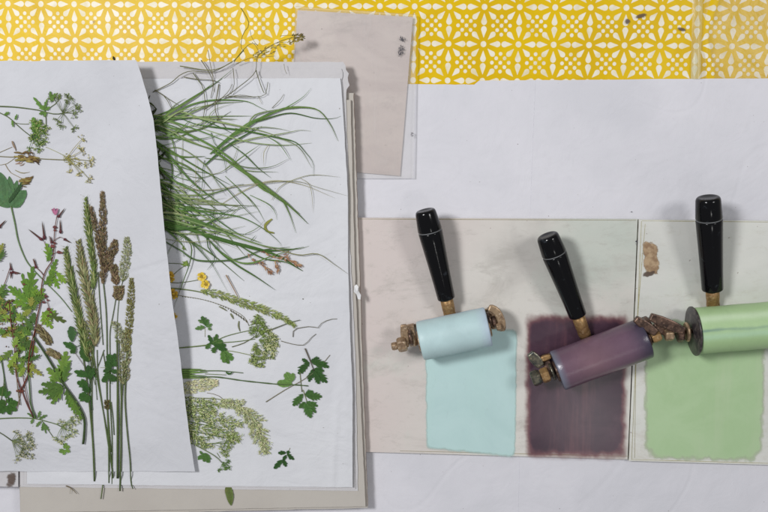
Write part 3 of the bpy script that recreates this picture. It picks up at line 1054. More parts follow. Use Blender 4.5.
ms.build('stem', M['plant'], t); mf.build('flower_head', M['plant'], t); ml.build('leaf', M['plant'], t)

t = plant('umbel_sprig', 'dense bright green umbel sprig hanging just below the highest one', 'flower sprig', 40, 135, Cz, UG)
ms, mf, ml = MB(), MB(), MB()
stem(ms, [(-6, 110), (8, 117), (16, 124), (24, 131), (32, 137)], 1.0, 0.7, T(92, 106, 78), Cz)
stem(ms, [(16, 123), (22, 124), (29, 124)], 0.6, 0.5, G_STEM, Cz)
umbels(t, ms, mf, [(33, 121, 4), (39, 122, 5), (37, 130, 5), (32, 134, 4), (40, 137, 5), (46, 133, 4), (45, 142, 5), (39, 145, 4), (29, 149, 3.6), (39, 150, 4), (47, 127, 4), (33, 140, 4), (36, 126, 4.5), (42, 129, 4)], (34, 137), T(86, 122, 56), T(146, 156, 112), Cz, n=16)
for a, b, w_ in (((4, 115), (9, 112), 4), ((12, 120), (13, 127), 3.4), ((15, 120), (17, 114), 3), ((34, 128), (33, 117), 7), ((37, 128), (41, 119), 6), ((38, 133), (31, 128), 7)):
    lobed(ml, a, b, w_, jit(T(86, 126, 48)), 3, Cz, 0.0014)
ms.build('stem', M['plant'], t); mf.build('flower_head', M['plant'], t); ml.build('leaf', M['plant'], t)

t = plant('umbel_sprig', 'pale umbel sprig with yellowish centre and small cream heads', 'flower sprig', 67, 160, Cz, UG)
ms, mf = MB(), MB()
stem(ms, [(30, 158), (45, 159), (56, 159.5), (67, 160)], 0.8, 0.9, T(120, 116, 88), Cz)
stem(ms, [(46, 147), (55, 151), (63, 155)], 0.5, 0.5, T(160, 162, 128), Cz)
umbels(t, ms, mf, [(83, 138, 3.6), (83, 150, 4.4), (92, 161, 5), (80, 163, 3.4), (90, 180, 4.2), (80, 174, 3.4), (70, 171, 3.2), (86, 165, 3), (76, 158, 2.6), (72, 164, 3)], (67, 158), T(146, 142, 98), T(190, 184, 156), Cz, n=13)
for i in range(90):
    a = random.uniform(0, 2 * pi); r = random.uniform(0, 4.5)
    fleck(mf, P(67 + cos(a) * r, 158 + sin(a) * r, Cz(67, 158) + random.uniform(0.0006, 0.0022)), random.uniform(0.3, 0.6) * 0.001, jit(T(168, 164, 96), 0.2))
ms.build('stem', M['plant'], t); mf.build('flower_head', M['plant'], t)

# withered brown sprig
t = plant('withered_sprig', 'withered brown flower sprig curled at the left of the pale umbel', 'flower sprig', 25, 158, Cz)
ms, mw = MB(), MB()
BR1, BR2 = T(104, 84, 52), T(132, 118, 72)
stem(ms, [(-5, 156), (10, 157), (20, 157)], 0.8, 0.8, T(120, 112, 84), Cz)
stem(ms, [(-4, 154), (5, 150), (12, 147)], 0.6, 0.4, T(140, 128, 104), Cz)
stem(ms, [(12, 141), (14, 145), (16, 151)], 0.7, 0.5, T(110, 92, 84), Cz)
stem(ms, [(-4, 165), (6, 164), (16, 157)], 0.5, 0.4, T(150, 140, 124), Cz)
stem(ms, [(5, 164), (10, 172), (17, 176), (25, 180)], 0.6, 0.5, T(150, 132, 110), Cz)
for k in range(26):
    x = random.uniform(14, 32); y = 156 + random.uniform(-4, 4) + (x - 14) * 0.12
    blade(mw, [(x, y), (x + 5, y + random.uniform(-2, 2)), (x + random.uniform(7, 12), y + random.uniform(-1, 5))], random.uniform(1.2, 2.6), jit(random.choice((BR1, BR2, T(82, 62, 48))), 0.2), Cz, 0.0006, arch=0.0016, n=6, fold=0.5)
blade(mw, [(30, 160), (36, 161), (39, 165)], 2.6, T(66, 50, 42), Cz, 0.001, n=6)
for k in range(10):
    x = random.uniform(14, 24); y = random.uniform(159, 166)
    blade(mw, [(x, y), (x + 3, y - 1), (x + 5, y - 3)], 1.0, jit(T(150, 124, 122), 0.15), Cz, 0.0008, n=4)
for k in range(15):
    x = random.uniform(18, 27); y = random.uniform(177, 184)
    blade(mw, [(x, y), (x + 4, y), (x + 8, y + random.uniform(-3, 2))], random.uniform(1, 2.2), jit(random.choice((BR1, BR2)), 0.2), Cz, 0.0007, arch=0.001, n=5, fold=0.5)
blade(mw, [(15, 170), (22, 173), (30, 172)], 1.0, T(130, 122, 104), Cz, n=5)
blade(mw, [(22, 186), (27, 187)], 1.5, T(96, 88, 78), Cz, n=4)
blade(mw, [(12, 141), (14, 146), (16, 150)], 2.0, T(130, 110, 104), Cz, 0.0012, n=5)
ms.build('stem', M['plant'], t); mw.build('withered_petals', M['plant'], t)

# lobed leaf with long stalk
t = plant('lobed_leaf', 'broad blue-green three-lobed leaf on a long thin stalk', 'leaf', 11, 207, Cz)
ms, ml = MB(), MB()
stem(ms, [(11, 206), (15, 224), (18, 240), (24, 256), (30, 266), (44, 281), (60, 297), (72, 312)], 1.5, 0.7, T(96, 124, 88), Cz)
for b, tp, w_ in (((10, 206), (0, 172), 15), ((11, 206), (9, 176), 10), ((11, 207), (26, 190), 13), ((11, 205), (17, 180), 9), ((10, 207), (-8, 190), 14), ((12, 207), (22, 196), 14)):
    lobed(ml, b, tp, w_, jit(T(72, 110, 80), 0.06), 2, Cz, 0.0006, deep=0.18, sweep=0.15, n=14, curl=0.0009)
for k in range(6):
    lobed(ml, (9 + k * 1.6, 203 - k * 2), (12 + k * 2.2, 196 - k * 3.2), 3.5, T(48, 78, 52), 2, Cz, 0.0015, deep=0.2, n=8)
ms.build('stalk', M['plant'], t); ml.build('blade', M['plant'], t)

# cranesbill with purple pods
def pod(mb, tipxy, basexy, col=PURP, w=3.0, surf=Cz):
    a = P(*basexy, surf(*basexy) + 0.0016); b = P(*tipxy, surf(*tipxy) + 0.0016)
    spindle(mb, a, b, w * 0.0003, col, 6, T(80, 66, 56), 0.2)
    q = a.lerp(b, 0.28)
    spindle(mb, a - (b - a) * 0.05, q, w * 0.00055, jit(col), 6, col, 0.5)


t = plant('cranesbill_sprig', 'red-stemmed sprig with purple beaked pods and one pink flower', 'flower sprig', 40, 300, Cz, 'cranesbill sprigs')
ms, mp, mfl = MB(), MB(), MB()
RS = T(112, 74, 72)
stem(ms, [(57, 216), (55, 228), (54, 240), (54, 250), (52, 261), (46, 270), (42, 283), (41, 300), (37, 318), (34, 340), (31, 362), (27, 378), (21, 390)], 0.8, 1.7, RS, Cz, 0.0012, col2=RED)
stem(ms, [(44, 241), (48, 252), (52, 261)], 0.6, 0.6, RS, Cz, 0.001)
stem(ms, [(60, 237), (56, 239), (54, 241)], 0.6, 0.6, RS, Cz, 0.001)
stem(ms, [(65, 239), (60, 237)], 0.5, 0.5, RS, Cz, 0.001)
stem(ms, [(58, 251), (54, 254)], 0.5, 0.5, RS, Cz, 0.001)
stem(ms, [(49, 236), (51, 244), (53, 247)], 0.5, 0.5, RS, Cz, 0.001)
stem(ms, [(33, 259), (36, 267), (41, 272), (44, 276)], 0.8, 0.8, RS, Cz, 0.001)
stem(ms, [(46, 296), (48, 305), (50, 312), (44, 322), (36, 330)], 0.6, 0.8, RS, Cz, 0.001)
stem(ms, [(21, 390), (16, 374), (15, 352), (12, 330), (10, 308)], 1.2, 0.8, RED, Cz, 0.001)
stem(ms, [(21, 388), (26, 402), (33, 417)], 1.3, 1.0, RED, Cz, 0.0006)
stem(ms, [(21, 390), (19, 400), (17, 409)], 0.8, 0.6, T(130, 100, 88), Cz, 0.0006)
for tp, b in (((65, 208), (58, 217)), ((60, 219), (60.5, 233)), ((42, 221), (44.5, 239)), ((28, 229), (42, 240)), ((71, 243), (64, 239)), ((50, 236), (52, 243)), ((34, 258), (36, 268))):
    mp = MB(); pod(mp, tp, b); mp.build('seed_pod', M['plant'], t)
mp = MB()
for x, y, r in ((55, 227, 2.2), (53, 246, 2.6), (59, 252, 2.2), (61.5, 252.5, 1.6), (55, 230, 1.6), (46, 296, 2), (49, 309, 2.2), (44, 302, 1.8), (51, 312, 1.5), (48, 300, 1.4), (24, 284, 1.5), (55, 243, 1.6)):
    a = P(x - r, y, Cz(x, y) + 0.0016); spindle(mp, a, P(x + r, y + 0.6, Cz(x, y) + 0.0016), r * 0.0008, jit(T(104, 58, 66), 0.2), 6); mp.build('bud', M['plant'], t); mp = MB()
for a, b in (((55, 214), (52, 209)), ((55, 214), (54, 208)), ((56, 214), (57.5, 208.5)), ((56, 215), (54, 212))):
    blade(mfl, [a, b], 2.2, jit(T(158, 88, 142), 0.1), Cz, 0.002, n=4, tip=0.7)
for a in range(0, 360, 40):
    seed(ms, 20 + cos(radians(a)), 391 + sin(radians(a)), a, 3.5, 2.4, jit(RED), Cz, 0.001)
ms.build('stem', M['plant'], t); mfl.build('flower', M['plant'], t)
leafs = [((28, 302), (33, 266), 15, 5, 0), ((28, 301), (22, 273), 10, 4, 0), ((29, 303), (8, 286), 13, 5, 0), ((28, 306), (10, 300), 9, 4, 0), ((33, 306), (43, 288), 13, 4, 0), ((33, 300), (36, 285), 9, 4, 0), ((30, 302), (12, 293), 9, 4, 0),
         ((50, 274), (57, 259), 8, 4, 0), ((50, 261), (46, 243), 9, 4, 0), ((47, 262), (52, 248), 6, 3, 0), ((52, 274), (59, 289), 8, 4, 0), ((56, 272), (66, 283), 10, 4, 0), ((49, 282), (55, 266), 9, 4, 0), ((50, 276), (50, 286), 8, 3, 0), ((44, 285), (55, 272), 8, 4, 0),
         ((42, 312), (66, 322), 11, 4, 1), ((42, 312), (52, 329), 10, 4, 0), ((42, 314), (56, 311), 8, 3, 0), ((44, 313), (44, 325), 9, 3, 0)]
for i, (b, tp, w_, lb, dk) in enumerate(leafs):
    ml = MB()
    c = jit(random.choice((T(98, 138, 40), T(112, 148, 46), T(86, 124, 44))) if not dk else T(78, 92, 50), 0.1)
    lobed(ml, b, tp, w_, c, lb, Cz, 0.0008 + 0.0002 * (i % 5), deep=0.76, sweep=0.7)
    ml.build('leaf', M['plant'], t)

t = plant('cranesbill_sprig', 'tangled mass of yellow-green lobed leaves and reddish stems at the left edge', 'leafy sprig', 15, 350, Cz, 'cranesbill sprigs')
ms, mp = MB(), MB()
stem(ms, [(1, 400), (4, 380), (1, 360)], 0.8, 0.7, G_STEM, Cz, 0.0006)
stem(ms, [(9, 402), (5, 382), (1, 355)], 1.2, 0.8, T(70, 96, 66), Cz, 0.0006)
stem(ms, [(20, 405), (17, 380), (16, 340), (12, 315)], 1.0, 0.8, T(110, 96, 74), Cz, 0.001)
stem(ms, [(36, 418), (31, 405), (29, 380), (26, 355), (25, 330)], 1.6, 1.0, T(78, 104, 72), Cz, 0.001)
stem(ms, [(33, 418), (27, 398), (23, 376)], 0.9, 0.9, RED, Cz, 0.0014)
stem(ms, [(2, 290), (6, 280), (10, 268)], 0.9, 0.7, RS, Cz, 0.001)
stem(ms, [(9, 300), (12, 330), (20, 352)], 0.9, 1.0, RED, Cz, 0.0016)
stem(ms, [(28, 372), (30, 350), (35, 330)], 1.2, 1.0, T(112, 50, 40), Cz, 0.0026)
for tp, b in (((-3, 228), (0, 227)), ((6, 220), (-1, 227)), ((10, 262), (11, 270)), ((20, 273), (12, 272)), ((20, 273.5), (15, 273)), ((11, 279), (11, 272)), ((-2, 316), (3, 312)), ((9, 308), (4, 309))):
    mp = MB(); pod(mp, tp, b, jit(PURP, 0.2)); mp.build('seed_pod', M['plant'], t)
mp = MB()
for k in range(34):
    x = random.gauss(11, 5); y = random.uniform(300, 350)
    a = P(x, y, Cz(x, y) + 0.0024); spindle(mp, a, a + Vector((random.uniform(-1, 1), random.uniform(-1, 1), 0.1)) * 0.003, 0.0009, jit(random.choice((T(104, 66, 70), T(92, 70, 56), T(120, 96, 80))), 0.2), 5)
ms.build('stem', M['plant'], t); tag(mp.build('bud_remnants', M['plant'], t), kind='stuff')
rl = random.Random(8)
mass = [((-2, 256), (3, 243), 8), ((-2, 262), (4, 250), 7), ((-3, 300), (8, 290), 10), ((-3, 304), (7, 302), 9), ((-3, 296), (5, 284), 8), ((-4, 310), (3, 298), 8)]
for k in range(58):
    x = rl.uniform(1, 35); y = rl.uniform(298, 362); a = rl.uniform(0, 2 * pi); L = rl.uniform(9, 16)
    if x > 30 and y > 345: continue
    mass.append(((x, y), (x + cos(a) * L, y + sin(a) * L), rl.uniform(6, 11)))
mass += [((24, 362), (16, 372), 9), ((27, 365), (42, 376), 8), ((26, 364), (35, 366), 8), ((27, 366), (32, 378), 6), ((25, 367), (19, 377), 8), ((18, 352), (8, 368), 10), ((12, 350), (2, 360), 10), ((33, 345), (37, 353), 8)]
for i, (b, tp, w_) in enumerate(mass):
    ml = MB()
    c = jit(rl.choice((T(98, 132, 44), T(120, 146, 58), T(80, 112, 48), T(94, 120, 60), T(130, 136, 62), T(70, 102, 52))), 0.12)
    lobed(ml, b, tp, w_, c, rl.choice((4, 5)), Cz, 0.0006 + rl.uniform(0, 0.0022), deep=0.74, sweep=0.6)
    ml.build('leaf', M['plant'], t)

t = plant('leafy_sprig', 'cluster of rounded green leaflets at the far left above the lowest umbels', 'leafy sprig', 6, 402, Cz)
for i, (b, tp, w_) in enumerate([((4, 396), (-4, 386), 9), ((4, 396), (3, 386), 8), ((5, 398), (10, 391), 6), ((6, 406), (-3, 412), 12), ((6, 404), (-2, 402), 9), ((8, 404), (18, 403), 10), ((8, 405), (17, 411), 8), ((8, 405), (10, 415), 8), ((7, 403), (12, 398), 7)]):
    ml = MB(); lobed(ml, b, tp, w_, jit(T(58, 98, 44), 0.15), 3, Cz, 0.0007 + 0.0002 * (i % 4), deep=0.35, sweep=0.3); ml.build('leaf', M['plant'], t)
ms = MB(); stem(ms, [(6, 405), (6, 398), (4, 384)], 0.8, 0.7, G_STEM, Cz); ms.build('stem', M['plant'], t)

# fern-like leaf on thick stem
t = plant('serrated_leaf', 'large jagged green leaf on a thick dark slanting stem', 'leafy sprig', 62, 382, Cz)
ms = MB()
stem(ms, [(33, 336), (44, 352), (55, 370), (64, 385), (76, 402), (84, 418), (84, 436), (83, 444)], 2.2, 2.4, T(60, 80, 52), Cz, 0.0012)
ms.build('stem', M['plant'], t)
for i, (b, tp, w_, lb) in enumerate([((60, 383), (66, 351), 18, 6), ((60, 382), (47, 368), 12, 4), ((62, 384), (70, 362), 10, 4), ((57, 380), (50, 380), 10, 3), ((64, 388), (38, 392), 13, 5), ((63, 389), (51, 404), 11, 4), ((62, 386), (41, 384), 11, 4), ((63, 388), (46, 399), 10, 4),
                                     ((66, 390), (70, 408), 9, 4), ((70, 394), (75, 414), 10, 5), ((72, 398), (82, 420), 8, 4), ((60, 381), (56, 368), 9, 3)]):
    ml = MB(); lobed(ml, b, tp, w_, jit(random.choice((T(86, 120, 48), T(98, 132, 56), T(76, 108, 50))), 0.08), lb, Cz, 0.0012 + 0.00018 * i, deep=0.72, sweep=0.6); ml.build('leaf', M['plant'], t)


def fuzzy_head(mb, axis, w, cols, surf, n=160, L=3.0, sw=1.0, ang=35, lift=0.0008, taper=True, bulge=0.0020, lobes=0):
    """a seed head: seeds packed around an axis given from tip to base"""
    q = catmull([(a, b, 0) for a, b in axis], 40)
    for i in range(n):
        t = random.random()
        k = t * 40; j = min(39, int(k)); p = q[j].lerp(q[j + 1], k - j)
        d = (q[max(0, j - 1)] - q[min(40, j + 2)]); da = math.degrees(math.atan2(-d.y, d.x))
        env = (min(1, 0.25 + t * 2.8) if taper else 1.0) * (1 if t < 0.9 else (1 - t) * 8 + 0.2)
        if lobes: env *= 0.68 + 0.32 * abs(sin(t * pi * lobes))
        s = random.uniform(-1, 1)
        off = s * w * 0.36 * env
        nx, ny = sin(radians(da)), cos(radians(da))
        seed(mb, p.x + nx * off, p.y + ny * off, da - s * ang, L * random.uniform(0.7, 1.2), sw * random.uniform(0.7, 1.2), jit(random.choice(cols), 0.22), surf, lift + bulge * (1 - s * s) * random.random(), rise=random.uniform(0, 0.25))


def plume(mb, axis, w, cols, surf, nb=30, L=2.6, sw=0.6, lift=0.0008, ang=42, dens=5):
    """an airy panicle: fine side branches set with small seeds, axis given tip first"""
    q = catmull([(a, b, 0) for a, b in axis], nb)
    for i in range(nb + 1):
        t = i / nb
        d = (q[max(0, i - 1)] - q[min(nb, i + 1)]); da = math.degrees(math.atan2(-d.y, d.x))
        for s in (-1, 1, 0):
            a = radians(da + s * (ang + random.uniform(-14, 14)))
            bl = w * (0.25 + 0.75 * sin(pi * min(1, t * 0.85 + 0.08))) * random.uniform(0.55, 1.15) * (0.6 if s == 0 else 1)
            x0, y0 = q[i].x + random.uniform(-1, 1), q[i].y + random.uniform(-1, 1)
            x1, y1 = x0 + cos(a) * bl, y0 - sin(a) * bl
            stem(mb, [(x0, y0), (x1, y1)], 0.28, 0.15, jit(cols[0]), surf, lift, n=2)
            for k in range(int(dens * (0.6 + bl / w))):
                u = random.uniform(0.15, 1.0)
                seed(mb, x0 + (x1 - x0) * u + random.gauss(0, 0.5), y0 + (y1 - y0) * u + random.gauss(0, 0.5), math.degrees(a) + random.uniform(-45, 45), L * random.uniform(0.6, 1.2), sw * random.uniform(0.7, 1.3), jit(random.choice(cols), 0.25), surf, lift + random.uniform(0, 0.0018), rise=random.uniform(0, 0.3))


def herring(mb, axis, w, cols, surf, n=18, sw=1.9, ang=28, L=8.0, lift=0.0008, awn=True):
    """a rye-like ear: overlapping spikelets left and right of the axis, tip first"""
    q = catmull([(a, b, 0) for a, b in axis], n)
    for i in range(n + 1):
        p = q[i]
        d = (q[max(0, i - 1)] - q[min(n, i + 1)]); da = math.degrees(math.atan2(-d.y, d.x))
        for s in (-1, 1):
            if (i + (s > 0)) % 1: continue
            e = min(1, 0.45 + i / n * 2)
            for q_ in range(3):
                seed(mb, p.x + random.uniform(-.4, .4), p.y + (s > 0) * 1.6, da + s * (ang - q_ * 9) + random.uniform(-4, 4), L * e * (1 - 0.12 * q_), sw, jit(random.choice(cols), 0.2), surf, lift + q_ * 0.0006, rise=0.08)
            if awn:
                a = radians(da + s * (ang + 4))
                z = surf(p.x, p.y) + lift + 0.0006
                c = P(p.x, p.y, z) + Vector((cos(a), sin(a), 0.1)) * L * e * 0.0009
                tube3(mb, [c, c + Vector((cos(a), sin(a), 0.1)) * 0.003], 0.14, 0.05, T(150, 150, 116), 3)


SG = 'grass stalks with seed heads laid on the left sheet'
SCOL = T(88, 102, 72)


def stalk(label, stems, heads):
    x, y = stems[0][0][-1]
    t = plant('grass_stalk', label, 'grass stalk', x, y, Cz, SG)
    ms = MB()
    for pts, w0, w1 in stems: stem(ms, pts, w0, w1, jit(SCOL, 0.08), Cz, 0.0004, col2=jit(T(80, 98, 66), 0.08))
    ms.build('stem', M['plant'], t)
    for k in heads:
        mh = MB(); k(mh); mh.build('seed_head', M['plant'], t)
    return t


GRN = [T(106, 122, 78), T(92, 108, 62), T(130, 136, 100), T(78, 94, 56)]
GTAN = [T(124, 124, 98), T(102, 108, 80), T(146, 142, 118), T(112, 102, 84)]
BRN = [T(110, 92, 80), T(88, 70, 64), T(134, 116, 100), T(100, 92, 72)]
PGR = [T(146, 152, 132), T(164, 166, 148), T(118, 126, 100), T(134, 138, 114)]
stalk('soft green feathery seed head leaning left, nearest the cranesbill leaves', [([(80, 340), (86, 375), (90, 410), (93, 445), (94.5, 481)], 1.4, 2.0)],
      [lambda m: herring(m, [(66, 250), (70, 272), (76, 300), (82, 330), (88, 356)], 8, GRN, Cz, 28, 1.9, 30, 10.5)])
stalk('broad herringbone rye seed head, second from the left', [([(92, 340), (92, 370), (92, 410), (93, 440)], 1.0, 1.0)],
      [lambda m: herring(m, [(79, 243), (83, 268), (88, 292), (93, 318), (96, 345)], 10, GTAN, Cz, 22, 2.4, 33, 11.5)])
stalk('tall slim green herringbone seed head left of the brown plume', [([(94, 290), (93, 310), (92, 340), (96, 372), (102, 405), (109, 445), (113, 476)], 1.0, 1.3)],
      [lambda m: herring(m, [(86, 200), (88, 222), (91, 245), (94, 268), (94, 288)], 8, GRN, Cz, 20, 2.0, 26, 9.0)])
stalk('tallest brown plume seed head with lobed side clumps', [([(103, 280), (106, 310), (107, 345), (107, 400), (108.5, 440), (109, 483)], 1.1, 1.3), ([(98, 272), (100, 305), (103, 345)], 0.9, 0.8)],
      [lambda m: fuzzy_head(m, [(102.5, 193), (103, 215), (103, 240), (104, 262), (103, 284)], 9.5, BRN, Cz, 620, 3.0, 1.2, 30, lobes=7),
       lambda m: fuzzy_head(m, [(91, 208), (95, 224), (99, 244), (101, 262)], 6, BRN, Cz, 240, 3.2, 1.2, 30, lobes=4),
       lambda m: fuzzy_head(m, [(115, 241), (113, 250), (108, 262), (106, 272)], 11, BRN, Cz, 330, 2.8, 1.3, 40, lobes=2)])
stalk('short knobbly dark brown seed head on a thin bent stalk', [([(116, 298), (113, 315), (110, 332), (110, 360), (110, 400), (112, 440), (112, 484)], 0.8, 1.1)],
      [lambda m: fuzzy_head(m, [(113.5, 266), (115, 276), (117, 285)], 8.5, BRN, Cz, 330, 2.6, 1.3, 45, taper=False, lobes=2),
       lambda m: fuzzy_head(m, [(119, 287), (119, 293), (116, 300)], 11, BRN + [T(116, 112, 82)], Cz, 240, 2.6, 1.3, 50, taper=False)])
stalk('pale airy grey-green plume seed head, furthest right of the tall ones', [([(124, 275), (119, 300), (117, 330), (117, 370), (117, 400), (117, 440), (117, 478)], 0.6, 1.0)],
      [lambda m: fuzzy_head(m, [(127, 238), (127, 250), (125, 264), (122, 282)], 13, PGR, Cz, 420, 2.2, 0.8, 50, lobes=4)])
stalk('dense cylindrical green-brown seed head at the right', [([(128, 345), (126, 375), (125, 400), (127, 430), (130, 460), (131, 482), (133, 489)], 1.6, 1.2)],
      [lambda m: fuzzy_head(m, [(131.5, 279), (131, 300), (129, 325), (127, 352)], 8, [T(124, 122, 84), T(108, 104, 66), T(138, 136, 104)], Cz, 520, 2.4, 1.0, 50, lobes=0)])
stalk('loose pale tan plume seed head below the cylindrical one', [([(125, 362), (122, 390), (121, 420), (121, 450), (120, 491)], 1.8, 1.8), ([(119, 340), (120, 370), (121, 400)], 0.7, 0.9)],
      [lambda m: fuzzy_head(m, [(126, 330), (126, 345), (125, 362), (123, 385)], 14, PGR + GTAN, Cz, 520, 2.6, 0.9, 42, lobes=3),
       lambda m: fuzzy_head(m, [(113, 322), (118, 330), (120, 344)], 10, PGR, Cz, 170, 2.4, 0.8, 40)])
stalk('bare thin stalk with a small brown node, middle of the bundle', [([(103, 352), (106, 372), (107, 400), (109, 430), (111, 452)], 0.9, 1.2), ([(97, 350), (98, 375), (103, 410), (112, 470), (113, 478)], 0.9, 1.2), ([(111, 402), (113, 420), (114, 435)], 1.0, 0.9), ([(104, 350), (99, 364), (94, 376)], 0.8, 0.7), ([(88, 345), (92, 372), (95, 385)], 0.7, 0.5), ([(117, 340), (118, 400), (118, 440), (117.5, 478)], 1.6, 2.2), ([(92, 345), (95, 375), (97, 400)], 0.7, 0.6)],
      [lambda m: fuzzy_head(m, [(107, 401), (107, 405), (107, 410)], 5, [T(92, 82, 58)], Cz, 50, 2.0, 1.6, 40, taper=False)])
stalk('limp pale green seed head lower left with narrow grey spikelets', [([(94, 345), (93, 362), (90, 385), (88, 400)], 1.0, 1.0)],
      [lambda m: herring(m, [(93, 300), (96, 320), (96, 342)], 5, GTAN, Cz, 10, 1.5, 16, 8), lambda m: fuzzy_head(m, [(84, 322), (88, 340), (90, 362)], 8, GTAN + GRN, Cz, 200, 3, 1.0, 30)])

# grey-brown withered buds near the thick stem
for lab, ax, ws in (('grey-brown withered bud above the jagged leaf, longer one', [(38, 329), (44, 335), (52, 345)], 9), ('grey-brown withered bud above the jagged leaf, shorter one', [(49, 352), (55, 354), (61, 359)], 7)):
    m = MB(); fuzzy_head(m, ax, ws, [T(116, 106, 84), T(98, 88, 72), T(130, 120, 96)], Cz, 150, 4.0, 1.6, 22, taper=False)
    tag(m.build('withered_bud', M['plant']), lab, 'bud')

# dark leafy sprigs among the stalks
t = plant('leafy_sprig', 'dark green sprig of toothed leaflets climbing the left stalks', 'leafy sprig', 85, 360, Cz)
ms = MB(); stem(ms, [(92, 410), (90, 385), (88, 360), (84, 345), (74, 348)], 1.0, 0.6, G_DEEP, Cz, 0.001); stem(ms, [(75, 353), (80, 360), (84, 366)], 0.5, 0.5, T(90, 84, 70), Cz, 0.001); ms.build('stem', M['plant'], t)
for i, (b, tp, w_, c) in enumerate([((72, 342), (71, 326), 10, T(56, 92, 58)), ((76, 350), (63, 342), 8, G_DEEP), ((76, 351), (70, 352), 6, G_DEEP), ((88, 376), (74, 371), 9, G_DEEP), ((88, 385), (77, 382), 9, G_DEEP), ((88, 398), (79, 395), 12, G_DEEP), ((90, 380), (88, 365), 10, T(46, 80, 40)), ((90, 396), (85, 402), 9, G_DEEP), ((86, 356), (84, 342), 10, T(50, 84, 40)), ((88, 362), (80, 350), 8, T(50, 84, 40)), ((89, 378), (94, 368), 7, G_DEEP), ((89, 392), (83, 386), 9, T(44, 82, 40)), ((88, 350), (91, 340), 6, G_DEEP)]):
    ml = MB(); lobed(ml, b, tp, w_, jit(c, 0.1), 3, Cz, 0.0018 + 0.0002 * (i % 4), deep=0.3, sweep=0.4); ml.build('leaf', M['plant'], t)
t = plant('leafy_sprig', 'dark green cluster of small leaflets on the middle stalks', 'leafy sprig', 110, 368, Cz)
for i, (b, tp, w_) in enumerate([((111, 366), (109, 354), 9), ((111, 366), (115, 353), 7), ((112, 366), (117, 362), 6), ((111, 370), (106, 361), 8), ((111, 371), (117, 372), 7), ((110, 374), (102, 382), 8), ((111, 374), (113, 382), 8), ((111, 368), (103, 372), 6), ((109, 372), (105, 378), 8), ((112, 376), (116, 381), 6), ((112, 362), (106, 356), 6)]):
    ml = MB(); lobed(ml, b, tp, w_, jit(T(50, 86, 44), 0.12), 3, Cz, 0.0018 + 0.0002 * (i % 4), deep=0.3, sweep=0.4); ml.build('leaf', M['plant'], t)
ms = MB(); stem(ms, [(111, 384), (111, 370), (112, 356)], 0.8, 0.6, G_DEEP, Cz, 0.0016); stem(ms, [(109, 368), (100, 367.5)], 0.4, 0.4, T(140, 146, 120), Cz, 0.001); ms.build('stem', M['plant'], t)
t = plant('small_leaf', 'tiny green leaf pair on the thin stalk right of the toothed sprig', 'leaf', 96, 378, Cz)
ml = MB(); lobed(ml, (96, 378), (94, 372), 4, G_DEEP, 3, Cz, 0.001); lobed(ml, (96, 379), (99, 380), 3, G_DEEP, 3, Cz, 0.001); ml.build('leaf', M['plant'], t)

# bottom umbels
t = plant('umbel_sprig', 'open green umbel sprig with a ferny side leaf, low on the sheet', 'flower sprig', 62, 427, Cz, UG)
ms, mf, ml = MB(), MB(), MB()
stem(ms, [(-6, 419), (18, 418), (36, 419), (48, 422), (58, 425), (66, 430)], 1.3, 0.9, T(92, 110, 76), Cz)
stem(ms, [(42, 421), (48, 430), (53, 437)], 0.7, 0.6, G_STEM, Cz)
umbels(t, ms, mf, [(61, 421, 3.6), (72, 418, 3.6), (71, 428, 4), (76, 433, 4), (71, 436, 4.4), (56, 440, 4), (61, 443, 4), (77, 414, 4), (80, 420, 4), (66, 438, 3.6), (64, 424, 3), (80, 410, 3.6), (75, 423, 3.6)], (62, 427), T(116, 134, 94), T(176, 180, 150), Cz, n=13)
for a, b, w_ in (((36, 419), (27, 413), 4), ((38, 418), (40, 411), 4), ((39, 419), (47, 415), 4), ((41, 421), (36, 427), 4), ((43, 423), (42, 431), 4), ((44, 424), (49, 431), 4), ((33, 419), (31, 424), 4), ((43, 422), (46, 434), 3.5)):
    lobed(ml, a, b, w_, jit(T(88, 120, 70)), 3, Cz, 0.001)
for a, b in (((64, 450), (59, 452)), ((64, 449), (66, 443)), ((65, 450), (70, 452)), ((64, 450), (64, 455)), ((66, 449), (69, 446))):
    lobed(ml, a, b, 6, jit(T(104, 140, 66)), 3, Cz, 0.001)
ms.build('stem', M['plant'], t); mf.build('flower_head', M['plant'], t); ml.build('leaf', M['plant'], t)
t = plant('umbel_sprig', 'round grey-green umbel flower head, lowest at the left edge', 'flower sprig', 12, 441, Cz, UG)
ms, mf = MB(), MB()
stem(ms, [(-6, 430), (2, 434), (12, 441)], 1.0, 1.0, T(80, 92, 70), Cz)
umbels(t, ms, mf, [(18, 432, 4.4), (21, 440, 4), (29, 436, 4.4), (32, 440, 4), (34, 446, 4.4), (24, 451, 5), (21, 456, 4), (17, 461, 3.6), (27, 456, 4.4), (33, 457, 3.6), (30, 448, 4.4), (31, 434, 3.6), (24, 444, 4)], (12, 441), T(110, 122, 92), T(172, 170, 156), Cz, n=14)
ms.build('stem', M['plant'], t); mf.build('flower_head', M['plant'], t)

# bits lying on the board
ms = MB(); stem(ms, [(103, 484), (102, 492), (101, 499)], 1.3, 1.3, T(92, 108, 76), Z_FLAT(0.0200)); tag(ms.build('cut_stem', M['plant']), 'short green stem end lying on the grey board', 'plant scrap')
ms = MB(); stem(ms, [(66, 486), (70, 487.5), (73, 490), (77, 494)], 1.3, 0.5, T(110, 98, 84), Z_FLAT(0.0198)); stem(ms, [(71, 488), (70, 494)], 0.5, 0.3, T(150, 140, 128), Z_FLAT(0.0198)); tag(ms.build('twig', M['plant']), 'small brown twig lying on the grey board', 'plant scrap')
ml = MB(); lobed(ml, (115, 60.5), (113, 56), 4, (0.012, 0.012, 0.008), 3, Z_FLAT(0.0285)); tag(ml.build('leaf_tip', M['plant']), 'black leaf tip poking over the top edge of the left sheet', 'plant scrap')

